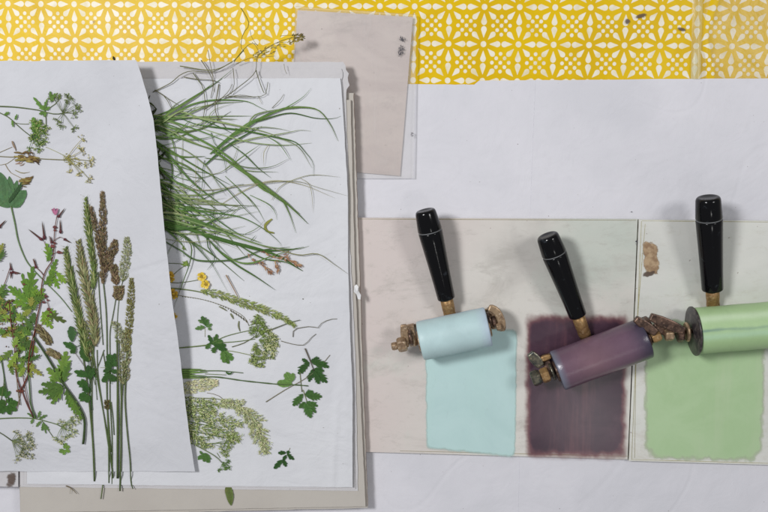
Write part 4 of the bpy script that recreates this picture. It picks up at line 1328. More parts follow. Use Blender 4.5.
# ================================================================== PLANTS on the lower sheet
Sz = z_sheet
GG = 'tufts of long grass blades on the lower sheet'
LONG = [
 # top fan
 (0, [(140, 124), (158, 120), (172, 111), (185, 103), (198, 95), (213, 83)], 2.6, 0), (0, [(140, 118), (158, 115), (175, 108), (190, 99), (214, 84), (233, 69)], 1.6, 0),
 (0, [(140, 128), (160, 121), (178, 112), (190, 105), (213, 100), (245, 101), (259, 107), (270, 112)], 1.8, 0), (0, [(142, 126), (160, 124), (185, 115), (213, 104), (243, 102)], 1.8, 1),
 (0, [(160, 119), (180, 118), (200, 117), (225, 116), (252, 116)], 1.6, 1), (0, [(142, 126), (160, 124), (178, 112), (195, 108), (225, 101)], 1.2, 1),
 (0, [(142, 122), (160, 122), (180, 112), (200, 118), (230, 124), (262, 131), (290, 141)], 2.0, 1),
 (0, [(158, 124), (185, 114), (200, 119), (222, 128), (240, 138)], 1.4, 0),
 (0, [(210, 154), (222, 143), (240, 129), (262, 118), (282, 109), (300, 107), (318, 110), (330, 124), (338, 141)], 2.2, 0),
 (0, [(214, 150), (228, 140), (245, 126), (265, 119), (290, 113), (315, 118), (333, 118.5), (341, 116)], 1.5, 0),
 (0, [(222, 144), (245, 125), (262, 117), (285, 108), (303, 97), (311, 88)], 1.4, 0), (0, [(225, 142), (247, 125), (255, 115), (275, 110), (300, 108)], 1.5, 1),
 (0, [(212, 153), (228, 139), (246, 127), (268, 114), (286, 109)], 3.2, 0),
 (0, [(225, 140), (254, 128), (275, 128), (290, 131)], 1.0, 1), (0, [(220, 148), (250, 139), (285, 133), (300, 130), (311, 131)], 1.2, 1),
 (0, [(160, 114), (167, 112), (176, 104), (186, 98)], 0.9, 1), (0, [(160, 130), (185, 127), (205, 121), (214, 110), (234, 103)], 0.9, 1),
 (0, [(190, 124), (200, 127), (215, 118), (235, 121)], 0.8, 1),
 # middle tuft
 (1, [(142, 118), (158, 123), (190, 135), (215, 148), (232, 160), (245, 172), (258, 184), (275, 197), (292, 208), (300, 214)], 2.4, 0),
 (1, [(238, 166), (250, 178), (264, 190), (280, 198), (289, 213), (296, 233)], 1.8, 0), (1, [(215, 152), (238, 168), (256, 180), (272, 192), (285, 202), (297, 213), (308, 224)], 3.4, 0),
 (1, [(142, 128), (160, 130), (185, 140), (210, 149), (225, 155)], 2.0, 0), (1, [(150, 120), (175, 133), (200, 145), (225, 151)], 1.4, 1),
 (1, [(205, 158), (225, 160), (245, 167), (270, 167), (290, 158)], 1.1, 1), (1, [(225, 170), (245, 155), (261, 144)], 1.1, 0),
 (1, [(180, 118), (200, 125), (240, 130), (275, 137), (295, 142), (305, 152), (313, 163), (313.5, 176)], 1.6, 0), (1, [(235, 128), (275, 137), (298, 147), (312, 168)], 1.1, 1),
 (1, [(200, 128), (245, 141), (280, 145), (312, 143)], 1.2, 1), (1, [(230, 144), (245, 155), (258, 168), (271, 178)], 1.2, 0), (1, [(262, 134), (279, 144), (291, 161)], 1.0, 0),
 (1, [(225, 160), (245, 170), (278, 172)], 0.9, 1), (1, [(142, 140), (160, 146), (190, 180), (215, 200), (235, 212)], 2.0, 0), (1, [(160, 150), (180, 148), (205, 165), (215, 180), (226, 196)], 1.2, 1),
 (1, [(150, 180), (200, 190), (245, 185), (265, 183), (295, 181), (320, 188), (348, 196)], 0.9, 2), (1, [(220, 205), (245, 190), (270, 181), (300, 184), (335, 198)], 0.9, 2),
 (1, [(272, 200), (276, 192), (284, 184), (305, 176), (320, 175), (340, 177)], 0.7, 2), (1, [(300, 178), (309, 184), (312, 196), (313, 213)], 0.6, 2), (1, [(270, 144), (264, 152), (264, 167)], 0.7, 2),
 (1, [(142, 150), (170, 178), (195, 192), (210, 205), (224, 214)], 2.2, 0), (1, [(150, 140), (170, 160), (172, 180), (168, 205)], 1.3, 0),
 (1, [(160, 128), (172, 140), (176, 160), (182, 178)], 1.2, 0), (1, [(205, 165), (222, 150), (240, 138), (262, 126)], 2.4, 0),
 (1, [(183, 134), (182, 170), (185, 200)], 0.5, 2), (1, [(196, 155), (196, 185), (200, 210)], 0.5, 2),
 (1, [(186, 198), (215, 204), (240, 206)], 1.0, 1), (1, [(250, 195), (268, 204), (275, 212), (277, 220)], 1.0, 0),
 (1, [(238, 190), (248, 198), (256, 209)], 0.9, 1), (1, [(212, 176), (226, 188), (244, 208), (262, 225)], 1.0, 0), (1, [(225, 176), (240, 190), (255, 205), (265, 222)], 0.9, 0),
 # low tuft
 (2, [(150, 218), (172, 223), (200, 233), (230, 242), (255, 248), (278, 256), (303, 271)], 4.2, 0), (2, [(150, 222), (178, 226), (210, 236), (240, 245), (262, 250), (285, 250), (304, 247)], 3.2, 0),
 (2, [(150, 204), (185, 208), (210, 212), (240, 217), (262, 228), (278, 241), (281.5, 247)], 1.5, 0), (2, [(150, 210), (180, 210), (205, 213), (235, 232), (262, 244)], 1.4, 0),
 (2, [(150, 215), (175, 217), (205, 226), (245, 240), (270, 247), (296, 249), (309, 246)], 2.0, 1), (2, [(150, 212), (176, 214), (200, 222), (226, 232), (250, 242)], 3.0, 0),
 (2, [(158, 236), (166, 242), (180, 250), (196, 260), (225, 260.5), (245, 257), (262, 250), (290, 247)], 1.8, 3), (2, [(168, 225), (180, 234), (191, 245), (190, 262), (183, 282), (173, 310)], 1.4, 3),
 (2, [(200, 228), (207, 238), (208, 247), (215, 259), (207, 270)], 1.5, 3), (2, [(205, 236), (218, 250), (235, 264), (256, 277), (275, 290)], 2.0, 0), (2, [(215, 248), (235, 261), (252, 263), (272, 256), (298, 248)], 1.7, 0),
 (2, [(262, 246), (282, 251), (300, 255), (318, 254), (335, 265), (348, 274)], 1.1, 2), (2, [(150, 195), (175, 205), (200, 208), (225, 212)], 2.0, 0), (2, [(150, 228), (165, 229), (177, 236)], 2.0, 0),
 (2, [(160, 238), (190, 242), (215, 241), (240, 250)], 0.7, 2), (2, [(205, 212), (215, 225), (240, 235), (262, 243)], 1.4, 1), (2, [(240, 207), (225, 218), (215, 210)], 0.8, 1),
 (2, [(250, 242), (256, 235)], 0.8, 0), (2, [(235, 243), (262, 258), (285, 262), (302, 271)], 1.6, 0), (2, [(240, 236), (256, 229), (265, 220)], 0.7, 1),
]
GC = {0: [T(70, 102, 52), T(58, 90, 42), T(86, 116, 62)], 1: [T(104, 124, 88), T(88, 110, 72), T(122, 136, 104)], 2: [T(120, 122, 96), T(134, 130, 110)], 3: [T(60, 84, 56), T(70, 92, 64)]}
roots = [plant('grass_tuft', 'fan of long green grass blades reaching up and right, uppermost tuft', 'grass tuft', 158, 122, Sz, GG),
         plant('grass_tuft', 'sprawling tuft of criss-crossing grass blades in the middle of the sheet', 'grass tuft', 160, 165, Sz, GG),
         plant('grass_tuft', 'lowest grass tuft, thick bright band of blades above the buttercup', 'grass tuft', 160, 220, Sz, GG)]
mbs = [MB(), MB(), MB()]
for k, pts, w_, ci in LONG:
    blade(mbs[k], pts, w_ * 0.92, jit(random.choice(GC[ci]), 0.12), Sz, 0.0004 + random.uniform(0, 0.0016), arch=random.uniform(0.0, 0.003), tip=0.1)
rg = random.Random(3)
for k, n_, y0, y1, a0, a1 in ((0, 10, 112, 128, 6, -22), (1, 34, 132, 198, 2, -52), (2, 26, 198, 226, 4, -26)):
    for i in range(n_):
        y = rg.uniform(y0, y1); x = 146; a = radians(rg.uniform(a1, a0)); L = rg.uniform(26, 92) if k != 2 else rg.uniform(30, 110)
        b1 = rg.uniform(-0.9, 0.9)
        p1 = (x + cos(a) * L * 0.35, y - sin(a) * L * 0.35); p2 = (p1[0] + cos(a + b1 * 0.5) * L * 0.35, p1[1] - sin(a + b1 * 0.5) * L * 0.35)
        p3 = (p2[0] + cos(a + b1) * L * 0.4, p2[1] - sin(a + b1) * L * 0.4)
        blade(mbs[k], [(x, y), p1, p2, p3], rg.uniform(0.7, 2.0), jit(rg.choice(GC[0] + GC[1]), 0.18), Sz, 0.0003 + rg.uniform(0, 0.002), arch=rg.uniform(0.0, 0.002))
for k, n_ in ((1, 18), (2, 6)):      # curly fine strands
    for i in range(n_):
        x = rg.uniform(150, 215); y = rg.uniform(130, 205) if k == 1 else rg.uniform(206, 232)
        a = radians(rg.uniform(-140, 60)); pts = [(x, y)]
        for s in range(4):
            a += rg.uniform(-0.45, 0.45); pts.append((pts[-1][0] + cos(a) * 11, pts[-1][1] - sin(a) * 11))
        stem(mbs[k], pts, 0.7, 0.35, jit(rg.choice(GC[1] + GC[0]), 0.2), Sz, 0.0008, 0.0015)
for r_, m_ in zip(roots, mbs): m_.build('blades', M['plant'], r_)

# bundle of stems packed in the shaded gap under the lifted sheet
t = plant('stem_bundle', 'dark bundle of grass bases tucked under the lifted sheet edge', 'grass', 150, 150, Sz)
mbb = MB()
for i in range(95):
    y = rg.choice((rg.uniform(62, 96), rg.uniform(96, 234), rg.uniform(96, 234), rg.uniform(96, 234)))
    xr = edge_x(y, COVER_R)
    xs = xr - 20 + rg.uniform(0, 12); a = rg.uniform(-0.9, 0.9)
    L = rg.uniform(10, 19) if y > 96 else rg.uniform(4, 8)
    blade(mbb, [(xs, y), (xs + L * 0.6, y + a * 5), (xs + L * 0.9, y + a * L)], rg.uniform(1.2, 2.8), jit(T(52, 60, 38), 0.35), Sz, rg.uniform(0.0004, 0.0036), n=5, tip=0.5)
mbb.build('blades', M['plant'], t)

WG = 'thin wiry grass stalks at the top of the lower sheet'


def wiry(label, strands, heads=(), surf=None):
    sf = surf or Sz
    x, y = strands[0][0][0]
    t = plant('wiry_grass', label, 'grass stalk', x, y, sf, WG)
    m = MB()
    for pts, w_, c in strands: stem(m, pts, w_, w_ * 0.6, jit(c, 0.1), sf, 0.0008, 0.0018)
    m.build('stem', M['plant'], t)
    if heads:
        m = MB()
        for x, y, a, L, w_, c in heads: seed(m, x, y, a, L, w_, jit(c, 0.15), sf, 0.0022)
        m.build('seed_head', M['plant'], t)


WC = T(104, 104, 84)
z_hi = lambda x, y: 0.0225 + 0.0 * x
wiry('bent wiry stalk arching from the lifted edge to the top', [([(153, 92), (163, 87), (172, 82), (180, 75), (190, 71), (203, 72), (215, 71), (232, 62)], 0.9, WC), ([(184, 77), (196, 79), (212, 80), (220, 83)], 0.8, WC),
     ([(193, 73), (198, 80), (203, 88), (205, 105), (202, 125)], 1.0, T(110, 112, 94)), ([(155, 90), (165, 97), (172, 109)], 0.9, WC), ([(160, 93), (170, 100), (182, 107)], 0.7, WC)])
wiry('pair of fine upright wiry strands left of centre at the top', [([(201, 60), (207, 69), (213, 82), (211, 98)], 0.9, WC), ([(208, 50), (210, 62), (213, 78), (214, 92)], 0.7, T(122, 112, 76)), ([(219, 84), (217, 96), (215, 108), (218, 118), (226, 128)], 1.1, WC)])
wiry('wiry strand with a forked tip curling over the yellow cloth', [([(241, 8), (246, 16), (249, 25), (243, 34), (241, 46), (244, 52)], 0.8, T(116, 108, 62)), ([(234, 62), (238, 56), (246, 47), (252, 43), (258, 45)], 0.8, T(120, 114, 60)), ([(233, 68), (234, 78), (234, 86), (231, 94)], 0.7, WC), ([(250, 30), (252, 38), (258, 46)], 0.5, T(130, 120, 70)), ([(180, 66), (212, 70), (233, 61), (244, 50)], 1.0, T(112, 112, 72))], surf=z_hi)
hd = []
for k in range(64):
    t_ = random.random()
    x = 252 + 50 * t_; y = 56 - 18 * t_ + random.gauss(0, 2.2 - t_)
    hd.append((x, y, random.uniform(-10, 60), random.uniform(2.5, 4.5), 1.3, random.choice((T(150, 132, 62), T(124, 108, 52), T(172, 156, 92)))))
for k in range(22):
    x = random.uniform(292, 303); hd.append((x, 37 + random.uniform(-2.4, 3), random.uniform(-30, 60), 3.2, 1.5, random.choice((T(84, 78, 50), T(110, 98, 64)))))
wiry('wiry grass with a yellowish brown panicle reaching across to the clear plate', [([(204, 110), (218, 100), (228, 95), (240, 86), (250, 78), (256, 70), (257, 58), (264, 50), (276, 43), (290, 38), (303, 37)], 0.8, WC), ([(256, 70), (259, 80), (265, 94), (268, 82)], 0.9, WC), ([(228, 96), (248, 97), (262, 96), (266, 94)], 0.8, WC),
     ([(236, 64), (250, 58), (262, 57), (275, 56)], 0.6, T(128, 114, 60)), ([(260, 54), (256, 46), (252, 42)], 0.6, T(128, 114, 60)), ([(276, 43), (284, 42), (292, 42)], 0.5, T(128, 114, 60)), ([(280, 36), (290, 35), (296, 37)], 0.5, T(128, 114, 60)), ([(284, 64), (285, 70), (287, 74)], 0.6, T(150, 148, 146))], hd, surf=z_hi)
wiry('short loose wiry strand crossing the middle of the sheet', [([(272, 108), (280, 100), (284, 94)], 0.6, WC), ([(225, 98), (240, 95), (255, 97)], 0.7, WC), ([(258, 96), (262, 104)], 0.5, T(150, 150, 140)), ([(215, 104), (228, 92), (232, 84)], 0.7, WC)])

# pinkish spikelets
t = plant('spikelet_grass', 'pinkish tan grass spikelets at the tip of the lowest tuft', 'grass stalk', 275, 260, Sz)
m = MB()
PK = [T(152, 112, 96), T(168, 134, 116), T(134, 96, 84)]
for cx, cy, ex, ey, n_ in ((257, 258, 270, 272, 20), (275, 259, 279, 272, 14), (284, 257, 302, 267, 34), (262, 252, 276, 258, 12), (247, 254, 255, 262, 8), (290, 252, 282, 258, 8)):
    for k in range(n_):
        u = random.random()
        seed(m, cx + (ex - cx) * u + random.gauss(0, .8), cy + (ey - cy) * u + random.gauss(0, .8), math.degrees(math.atan2(-(ey - cy), ex - cx)) + random.uniform(-30, 30), 4.2, 1.3, jit(random.choice(PK), 0.15), Sz, 0.0026)
m.build('seed_head', M['plant'], t)
m = MB(); stem(m, [(245, 244), (262, 252), (284, 257), (300, 266)], 0.7, 0.5, T(140, 118, 96), Sz, 0.001); m.build('stem', M['plant'], t)

m = MB(); blade(m, [(272, 219), (268, 222), (265, 226), (267, 231), (274, 233)], 2.6, T(124, 126, 60), Sz, 0.001, tip=0.5, n=14)
tag(m.build('curled_leaf', M['plant']), 'small curled olive leaf scrap right of the grass', 'plant scrap')

# buttercups
def petals(mb, cx, cy, r, surf, n=5, lift=0.0016, col=(0.80, 0.56, 0.006)):
    for k in range(n):
        a = 2 * pi * k / n + random.uniform(-.25, .25)
        L = r * random.uniform(0.85, 1.15)
        vs, cs = [], []
        c0 = P(cx, cy, surf(cx, cy) + lift)
        ring = []
        for j in range(9):
            b = a + (j - 4) / 4 * 0.62
            rr = L * (1 - 0.10 * ((j - 4) / 4) ** 2 * 2 + (0.03 if j % 2 else 0))
            ring.append(c0 + Vector((cos(b) * rr, sin(b) * rr, random.uniform(0.2, 1.0))) * 0.001)
        mid = [c0 + (p - c0) * 0.5 - Vector((0, 0, 0.0003)) for p in ring]
        vs = [c0] + mid + ring
        fs = [(0, 1 + j, 2 + j) for j in range(8)] + [(1 + j, 10 + j, 11 + j, 2 + j) for j in range(8)]
        mb.add(vs, fs, [tuple(v * 0.6 for v in col)] + [col] * 9 + [tuple(min(.95, v * 1.1) for v in col)] * 9)
    for k in range(14):
        fleck(mb, P(cx + random.gauss(0, 0.9), cy + random.gauss(0, 0.9), surf(cx, cy) + lift + 0.0008), 0.0005, (0.6, 0.36, 0.01))


t = plant('buttercup', 'bright yellow buttercup flower open in full view on its thin stem', 'flower', 204, 280, Sz, 'buttercups')
m = MB(); stem(m, [(168, 282), (177, 283), (186, 282), (198, 280)], 0.8, 0.6, T(106, 116, 92), Sz); stem(m, [(172, 276), (180, 269), (187, 264)], 0.6, 0.5, G_STEM, Sz); stem(m, [(164, 263), (175, 263.5), (186, 264)], 0.6, 0.6, G_STEM, Sz); m.build('stem', M['plant'], t)
m = MB(); petals(m, 201.5, 276.5, 4.6, Sz); petals(m, 205.5, 284, 4.8, Sz, 5, 0.0024); m.build('flower', M['petal'], t)
m = MB()
for k in range(40): seed(m, 186 + random.gauss(0, 1), 264 + random.gauss(0, 1), random.uniform(0, 360), 2.6, 1.0, jit(T(112, 138, 66), .2), Sz, 0.001)
for k in range(16): seed(m, 183.5 + random.gauss(0, .6), 248 + random.gauss(0, .6), random.uniform(0, 360), 1.8, 0.8, jit(T(128, 150, 92), .2), Sz, 0.001)
m.build('bud', M['plant'], t)
for lab, x, y, r in (('yellow buttercup half hidden under the lifted sheet, uppermost of three', 170.5, 276, 4.2), ('yellow buttercup half hidden under the lifted sheet, middle one', 173, 293, 4.6), ('yellow buttercup half hidden under the lifted sheet, lowest and smallest', 173.5, 317, 3.6)):
    m = MB(); petals(m, x, y, r, Sz, 5, 0.0016, (0.78, 0.46, 0.006)); petals(m, x + 1, y + (3 if y < 300 else -1), r * 0.8, Sz, 4, 0.0024, (0.78, 0.50, 0.006))
    tag(m.build('buttercup', M['petal']), lab, 'flower', 'buttercups')

# sedge ear
t = plant('seed_ear', 'curved green fuzzy ear pointing right below the buttercup', 'grass stalk', 180, 289, Sz)
m = MB(); stem(m, [(166, 288), (180, 289), (200, 292), (230, 300), (262, 310), (294, 324)], 1.3, 0.6, T(104, 118, 84), Sz); m.build('stem', M['plant'], t)
m = MB(); fuzzy_head(m, [(294, 325), (281, 317), (262, 309), (240, 302), (220, 295), (200, 291)], 8, [T(138, 152, 98), T(118, 136, 80), T(160, 168, 124)], Sz, 520, 3.4, 0.9, 40); m.build('seed_head', M['plant'], t)
m = MB(); stem(m, [(226, 275), (231, 284), (238, 297)], 1.2, 0.8, T(150, 118, 100), Sz, 0.002); tag(m.build('straw', M['plant']), 'short reddish straw leaning on the fuzzy ear', 'plant scrap')
t = plant('beaded_stalk', 'fine dotted stalk curving below the fuzzy ear', 'grass stalk', 180, 296, Sz)
m = MB(); stem(m, [(176, 295), (200, 299), (218, 304), (235, 311), (245, 318), (249, 326)], 0.5, 0.5, T(120, 116, 106), Sz); m.build('stem', M['plant'], t)
m = MB()
for k in range(26):
    u = k / 26; x = 182 + 66 * u; y = 296.5 + 5 * u + 20 * u ** 2.4
    seed(m, x, y, -20 - 50 * u, 1.8 if u < .7 else 3.6, 0.8 if u < .7 else 1.4, jit(T(92, 90, 76), .2), Sz, 0.0006)
for x, y in ((250, 322), (253, 316), (257, 314)): seed(m, x, y, random.uniform(-60, 30), 4, 1.2, T(100, 104, 76), Sz)
m.build('seed_head', M['plant'], t)
for lab, pts, w_ in (('loose grey-green seed fragment, upper of three under the ear', [(219, 306.5), (223, 308.5), (227, 311)], 1.5), ('loose dark seed fragment, middle of three under the ear', [(230.5, 313.5), (232, 316), (233.5, 319)], 1.9), ('loose grey seed fragment standing upright, lowest of three under the ear', [(239, 321), (238.6, 326), (240, 331.5)], 1.6)):
    m = MB(); blade(m, pts, w_, T(104, 108, 88), Sz, 0.0008, tip=0.4, n=5); tag(m.build('seed_fragment', M['plant']), lab, 'plant scrap')
m = MB(); stem(m, [(265, 332), (278, 327), (290, 322.5), (300, 320)], 1.0, 0.6, T(84, 92, 66), Sz, 0.0012); tag(m.build('straw', M['plant']), 'thin dark straw poking out past the tip of the fuzzy ear', 'plant scrap')
for lab, pts in (('fine hair-like tendril with a hooked left end, upper one', [(293, 337), (294, 330), (302, 327.5), (312, 326.5), (317, 328.5), (322, 323), (330, 319.5), (337, 319)]), ('fine hair-like tendril below the hooked one', [(281, 341), (292, 344), (304, 345), (311, 338), (316, 334)])):
    m = MB(); stem(m, pts, 0.75, 0.5, T(112, 108, 106), Sz, 0.0005, 0.0008); tag(m.build('tendril', M['plant']), lab, 'plant scrap')
m = MB(); fleck(m, P(303, 299, Sz(303, 299) + 0.0005), 0.0007, T(110, 104, 104)); tag(m.build('seed_speck', M['plant']), 'single tiny dark speck alone on the white sheet right of the ear', 'plant scrap')

# umbel with leaves
t = plant('umbel_sprig', 'full white-green umbel on three stalks with dark leaves at their fork', 'flower sprig', 218, 345, Sz, UG)
ms, mf = MB(), MB()
SGc = T(104, 122, 84)
stem(ms, [(160, 348.5), (178, 348), (195, 346.5), (208, 345)], 1.4, 1.2, SGc, Sz)
stem(ms, [(212, 343), (224, 337), (238, 333), (252, 330)], 0.9, 0.7, SGc, Sz); stem(ms, [(218, 343), (238, 341.5), (255, 339)], 1.0, 0.7, SGc, Sz); stem(ms, [(222, 350), (236, 352), (254, 356)], 0.8, 0.7, T(130, 140, 104), Sz); stem(ms, [(232, 347), (244, 343), (254, 337)], 0.9, 0.7, T(100, 104, 80), Sz)
stem(ms, [(205, 337), (205, 328)], 0.4, 0.4, T(170, 172, 160), Sz)
G1, F1, F2 = T(112, 132, 80), T(130, 152, 92), T(188, 190, 168)
umbels(t, ms, mf, [(256, 321, 5), (262, 322, 5), (254, 328, 5), (260, 329, 6), (266, 327, 5), (251, 333, 3), (264, 334, 5), (258, 317, 4)], (256, 338), G1, F1, Sz, n=20)
umbels(t, ms, mf, [(270, 332, 5), (274, 337, 5), (276, 343, 5), (272, 348, 5), (275, 352, 4), (270, 341, 5), (267, 352, 5), (272, 358, 4), (277, 338, 3.5), (266, 345, 5), (278, 346, 3)], (259, 340), G1, F2, Sz, n=22)
umbels(t, ms, mf, [(256, 352, 5), (253, 358, 5), (259, 360, 5), (252, 363, 4), (262, 365, 4), (258, 366, 4), (264, 358, 4.5), (255, 346, 4)], (258, 348), G1, T(150, 162, 116), Sz, n=22)
ms.build('stem', M['plant'], t); mf.build('flower_head', M['plant'], t)
for i, (b, tp, w_, lb, c) in enumerate([((213, 345), (208, 335), 6, 3, G_DEEP), ((214, 346), (217, 334), 8, 3, T(60, 96, 48)), ((214, 345), (227, 350), 9, 4, G_DEEP), ((215, 347), (213, 353), 7, 3, T(60, 96, 48)), ((217, 346), (222, 340), 7, 3, T(66, 104, 52)), ((217, 347), (226, 345), 7, 3, G_DEEP), ((210, 343), (206, 349), 6, 3, T(66, 104, 52)),
                                        ((222, 351), (224, 363), 8, 3, T(80, 118, 60)), ((223, 351), (233, 360), 9, 3, T(84, 122, 64)), ((222, 350), (229, 364), 7, 3, T(76, 112, 58)), ((205, 325), (202, 316), 7, 3, T(62, 100, 54)), ((205, 327), (195, 329), 6, 3, T(84, 120, 74)), ((206, 327), (212, 324), 5, 3, T(84, 120, 74)), ((205, 326), (208, 319), 5, 3, T(70, 108, 60)), ((203, 323), (198, 320), 4, 2, T(84, 120, 74)), ((208, 328), (211, 330), 4, 2, T(90, 124, 80))]):
    ml = MB(); lobed(ml, b, tp, w_, jit(c, 0.08), lb, Sz, 0.0008 + 0.0002 * (i % 4), deep=0.45, sweep=0.5); ml.build('leaf', M['plant'], t)

# long horizontal stem with light leaf
t = plant('leafy_sprig', 'long horizontal green stem with one pale leaf near its end', 'leafy sprig', 180, 375, Sz)
ms = MB()
stem(ms, [(160, 378), (190, 378), (215, 377), (245, 381), (280, 384.5), (296, 385), (308, 386)], 1.4, 1.2, T(76, 98, 66), Sz, bumps=0.2)
stem(ms, [(200, 371), (222, 371), (243, 373)], 1.1, 0.8, T(84, 106, 72), Sz); stem(ms, [(205, 374), (226, 375)], 0.7, 0.6, SGc, Sz)
for k in range(16):
    y = random.uniform(369, 378)
    blade(ms, [(165, y + random.uniform(-1, 2)), (185, y), (198 + random.uniform(-8, 12), y + random.uniform(-1, 1))], 2.0, jit(T(98, 128, 72), 0.15), Sz, random.uniform(0.0004, 0.003), n=6)
ms.build('stem', M['plant'], t)
for i, (b, tp, w_) in enumerate([((292, 384), (277, 383), 10), ((292, 382), (284, 374), 9), ((292, 381), (293, 373), 7), ((293, 381), (286, 372), 6)]):
    ml = MB(); lobed(ml, b, tp, w_, jit(T(98, 134, 76), 0.06), 3, Sz, 0.001 + 0.0002 * i, deep=0.25, sweep=0.3); ml.build('leaf', M['plant'], t)
m = MB(); blade(m, [(226, 372), (229, 374), (233, 372)], 2.2, G_DEEP, Sz, 0.002, n=5); m.build('leaf', M['plant'], t)
m = MB(); stem(m, [(266, 402), (285, 390), (303, 380), (318, 369), (330, 355)], 0.9, 0.5, T(126, 120, 112), Sz, 0.0003); tag(m.build('straw', M['plant']), 'long thin grey straw crossing under the parsley-like sprigs', 'plant scrap')

t = plant('parsley_sprig', 'darker upper sprig of toothed parsley-like leaflets on a bare stalk', 'leafy sprig', 312, 368, Sz)
ms = MB(); stem(ms, [(305, 348.5), (309, 358), (314, 371)], 1.3, 0.8, T(92, 84, 80), Sz, 0.001); stem(ms, [(300, 372), (301, 384), (302, 392)], 0.8, 0.8, T(120, 124, 104), Sz); ms.build('stem', M['plant'], t)
for i, (b, tp, w_, lb) in enumerate([((309, 362), (298, 374), 10, 4), ((308, 362), (302, 359), 5, 2), ((311, 361), (329, 367), 10, 4), ((311, 361), (319, 358), 6, 3), ((313, 369), (309, 382), 8, 4), ((314, 370), (327, 383), 10, 4), ((314, 369), (324, 371), 7, 3), ((314, 371), (319, 384), 8, 4)]):
    ml = MB(); lobed(ml, b, tp, w_, jit(T(48, 84, 44), 0.1), lb + 1, Sz, 0.0008 + 0.0002 * (i % 4), deep=0.5, sweep=0.65); ml.build('leaf', M['plant'], t)
t = plant('parsley_sprig', 'lower brighter green sprig of toothed parsley-like leaflets', 'leafy sprig', 304, 400, Sz)
ms = MB(); stem(ms, [(303, 390), (305, 396), (307, 402)], 0.9, 0.7, T(130, 140, 112), Sz); ms.build('stem', M['plant'], t)
for i, (b, tp, w_, lb) in enumerate([((303, 394), (293, 406), 9, 4), ((306, 396), (322, 397), 9, 4), ((305, 395), (313, 391), 7, 3), ((305, 403), (311, 418), 11, 4), ((306, 402), (318, 406), 7, 3), ((305, 402), (299, 408), 6, 3), ((307, 402), (316, 413), 8, 3)]):
    ml = MB(); lobed(ml, b, tp, w_, jit(T(64, 102, 54), 0.1), lb + 1, Sz, 0.0008 + 0.0002 * (i % 4), deep=0.48, sweep=0.6); ml.build('leaf', M['plant'], t)
t = plant('small_leaf', 'small lone dark green leaf with toothed leaflets near the sheet bottom', 'leaf', 284, 460, Sz)
ms = MB(); stem(ms, [(290, 448), (287, 455), (282, 462)], 0.5, 0.4, T(150, 150, 144), Sz); ms.build('stem', M['plant'], t)
for i, (b, tp, w_, lb) in enumerate([((282, 460), (274, 469), 6, 3), ((283, 460), (286, 467), 5, 3), ((286, 453), (278, 453), 5, 3), ((287, 454), (294, 460), 5, 3), ((286, 455), (283, 461), 4, 2), ((287, 454), (289, 451), 4, 2)]):
    ml = MB(); lobed(ml, b, tp, w_, jit(T(46, 82, 44), 0.1), lb, Sz, 0.0008, deep=0.35, sweep=0.5); ml.build('leaf', M['plant'], t)

# plumes at the bottom
t = plant('feathery_plume', 'big pale feathery grass plume arching right and down at the sheet bottom', 'grass stalk', 200, 400, Sz)
m = MB(); PL = [T(184, 188, 164), T(166, 172, 144), T(202, 204, 186), T(146, 156, 122)]
plume(m, [(265, 450), (260, 434), (251, 418), (238, 407), (220, 402)], 12.5, PL, Sz, 38, 2.6, 0.8, dens=10)
m.build('seed_head', M['plant'], t)
m = MB(); stem(m, [(170, 396), (195, 398), (222, 400), (245, 412)], 1.0, 0.7, T(112, 122, 88), Sz); stem(m, [(207, 393), (217, 395), (224, 400)], 0.6, 0.5, T(120, 110, 110), Sz); m.build('stem', M['plant'], t)
t = plant('feathery_plume', 'short pale tan plume tucked against the lifted sheet edge', 'grass stalk', 185, 388, Sz)
m = MB(); fuzzy_head(m, [(216, 383), (203, 385), (180, 390)], 16, [T(192, 192, 174), T(176, 177, 156), T(208, 207, 194)], Sz, 420, 3.2, 0.9, 30, lobes=0); m.build('seed_head', M['plant'], t)
t = plant('feathery_plume', 'tangle of grey-green feathery flower heads low beside the lifted edge', 'flower sprig', 200, 430, Sz)
m, ms = MB(), MB()
TG = [T(164, 174, 134), T(140, 156, 104), T(200, 204, 178), T(98, 124, 70)]
for ax, w_, nb_ in (([(222, 405), (205, 403), (178, 401)], 6, 14), ([(240, 424), (215, 420), (182, 416)], 9, 22), ([(238, 438), (218, 432), (184, 426)], 9, 20), ([(206, 446), (195, 436), (184, 422)], 8, 14), ([(190, 442), (184, 420), (180, 398)], 8, 16), ([(214, 412), (200, 410), (180, 408)], 7, 14)):
    plume(m, ax, w_, TG, Sz, nb_, 2.4, 0.75, dens=6)
mr_ = MB()
for k in range(34):
    x, y = random.uniform(186, 238), random.uniform(398, 448)
    if x > 222 and y < 415: continue
    cx, cy = x - random.uniform(8, 16), y + random.uniform(-6, 6)
    stem(ms, [(cx, cy), (x, y)], 0.5, 0.4, jit(T(110, 130, 84)), Sz, 0.001, n=3)
    umbellet(ms, m, x, y, cx, cy, random.uniform(2.4, 4), T(110, 130, 84), T(176, 184, 152), Sz, 10, 0.0014)
for pts in ([(165, 398), (190, 406), (214, 405)], [(168, 418), (200, 424), (222, 430)], [(170, 430), (195, 432), (225, 438)], [(170, 400), (190, 416), (215, 426)]):
    stem(ms, pts, 1.1, 0.7, T(74, 96, 56), Sz, 0.0012)
m.build('seed_head', M['plant'], t); ms.build('stem', M['plant'], t)
t = plant('umbel_sprig', 'low straggling umbel sprig with a forked stem and green tufts', 'flower sprig', 195, 445, Sz, UG)
ms, mf = MB(), MB()
stem(ms, [(180, 442), (195, 444), (210, 443.5), (225, 443)], 1.0, 0.8, SGc, Sz, 0.0012); stem(ms, [(195, 445), (206, 451), (216, 457), (222, 463)], 0.9, 0.7, SGc, Sz, 0.0012); stem(ms, [(220, 458), (217, 453)], 0.5, 0.5, SGc, Sz)
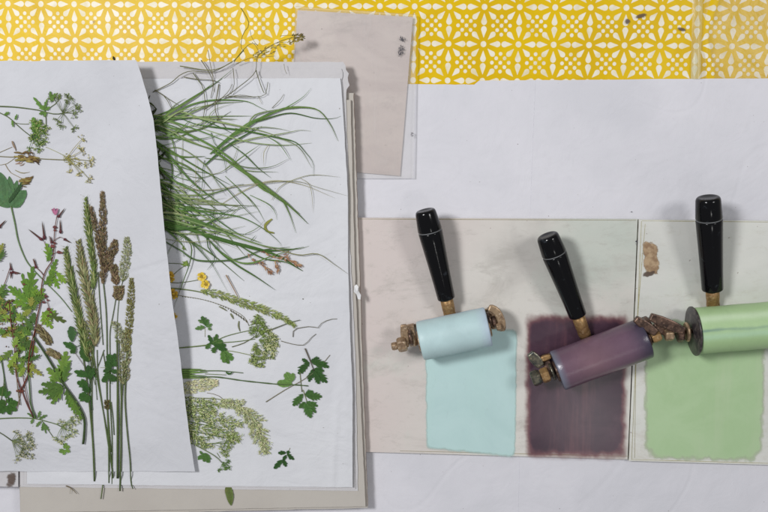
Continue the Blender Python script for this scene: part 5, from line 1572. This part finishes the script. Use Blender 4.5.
umbels(t, ms, mf, [(230, 436, 4.5), (236, 434, 4), (233, 442, 4.5), (229, 448, 4.5), (224, 452, 4), (238, 440, 3), (227, 456, 3.5)], (224, 444), G1, T(140, 156, 104), Sz, n=16)
umbels(t, ms, mf, [(228, 463, 3.5), (226, 469, 3.4), (219, 470, 3), (230, 468, 2.6), (224, 466, 3)], (223, 462), T(84, 116, 60), T(96, 130, 68), Sz, n=14)
ms.build('stem', M['plant'], t); mf.build('flower_head', M['plant'], t)
for i, (b, tp, w_) in enumerate([((201, 455), (198, 460), 4), ((204, 453), (204, 462), 6), ((205, 453), (209, 463), 7), ((202, 455), (200, 451), 3)]):
    ml = MB(); lobed(ml, b, tp, w_, jit(T(74, 112, 60), 0.08), 3, Sz, 0.001, deep=0.35); ml.build('leaf', M['plant'], t)
m = MB(); lobed(m, (228, 483), (231, 506), 9, T(96, 112, 66), 2, Z_FLAT(0.0186), deep=0.06, sweep=0.1, n=14)
tag(m.build('pointed_leaf', M['plant']), 'pointed olive leaf sticking out below the white sheets onto the board', 'leaf')

# ------------------------------------------------------------------ light
w = bpy.data.worlds.new('World'); S.world = w; w.use_nodes = True
bg = w.node_tree.nodes['Background']
bg.inputs[0].default_value = (0.95, 0.97, 1.0, 1); bg.inputs[1].default_value = 0.20


def lamp(name, loc, target, sx, sy, power, col):
    d = bpy.data.lights.new(name, 'AREA'); d.shape = 'RECTANGLE'; d.size = sx; d.size_y = sy; d.energy = power; d.color = col
    o = bpy.data.objects.new(name, d); COL.objects.link(o); o.location = loc
    o.rotation_euler = (Vector(target) - Vector(loc)).to_track_quat('-Z', 'Y').to_euler()


lamp('window_light', (-0.86, 0.54, 1.50), (0.0, 0.0, 0), 0.34, 0.34, 19.8, (1.0, 0.995, 1.0))
lamp('ceiling_light', (1.00, 0.46, 1.36), (0.2, 0.0, 0), 0.34, 0.34, 6.0, (1.0, 0.99, 0.98))
lamp('ceiling_light', (0.46, -0.56, 1.25), (0.1, 0.0, 0), 0.14, 0.14, 0.5, (1.0, 0.98, 0.96))

S.view_settings.view_transform = 'Standard'
S.view_settings.look = 'None'
S.view_settings.exposure = 0
S.view_settings.gamma = 1
S.render.engine = 'CYCLES'
S.cycles.max_bounces = 6
S.cycles.transparent_max_bounces = 12
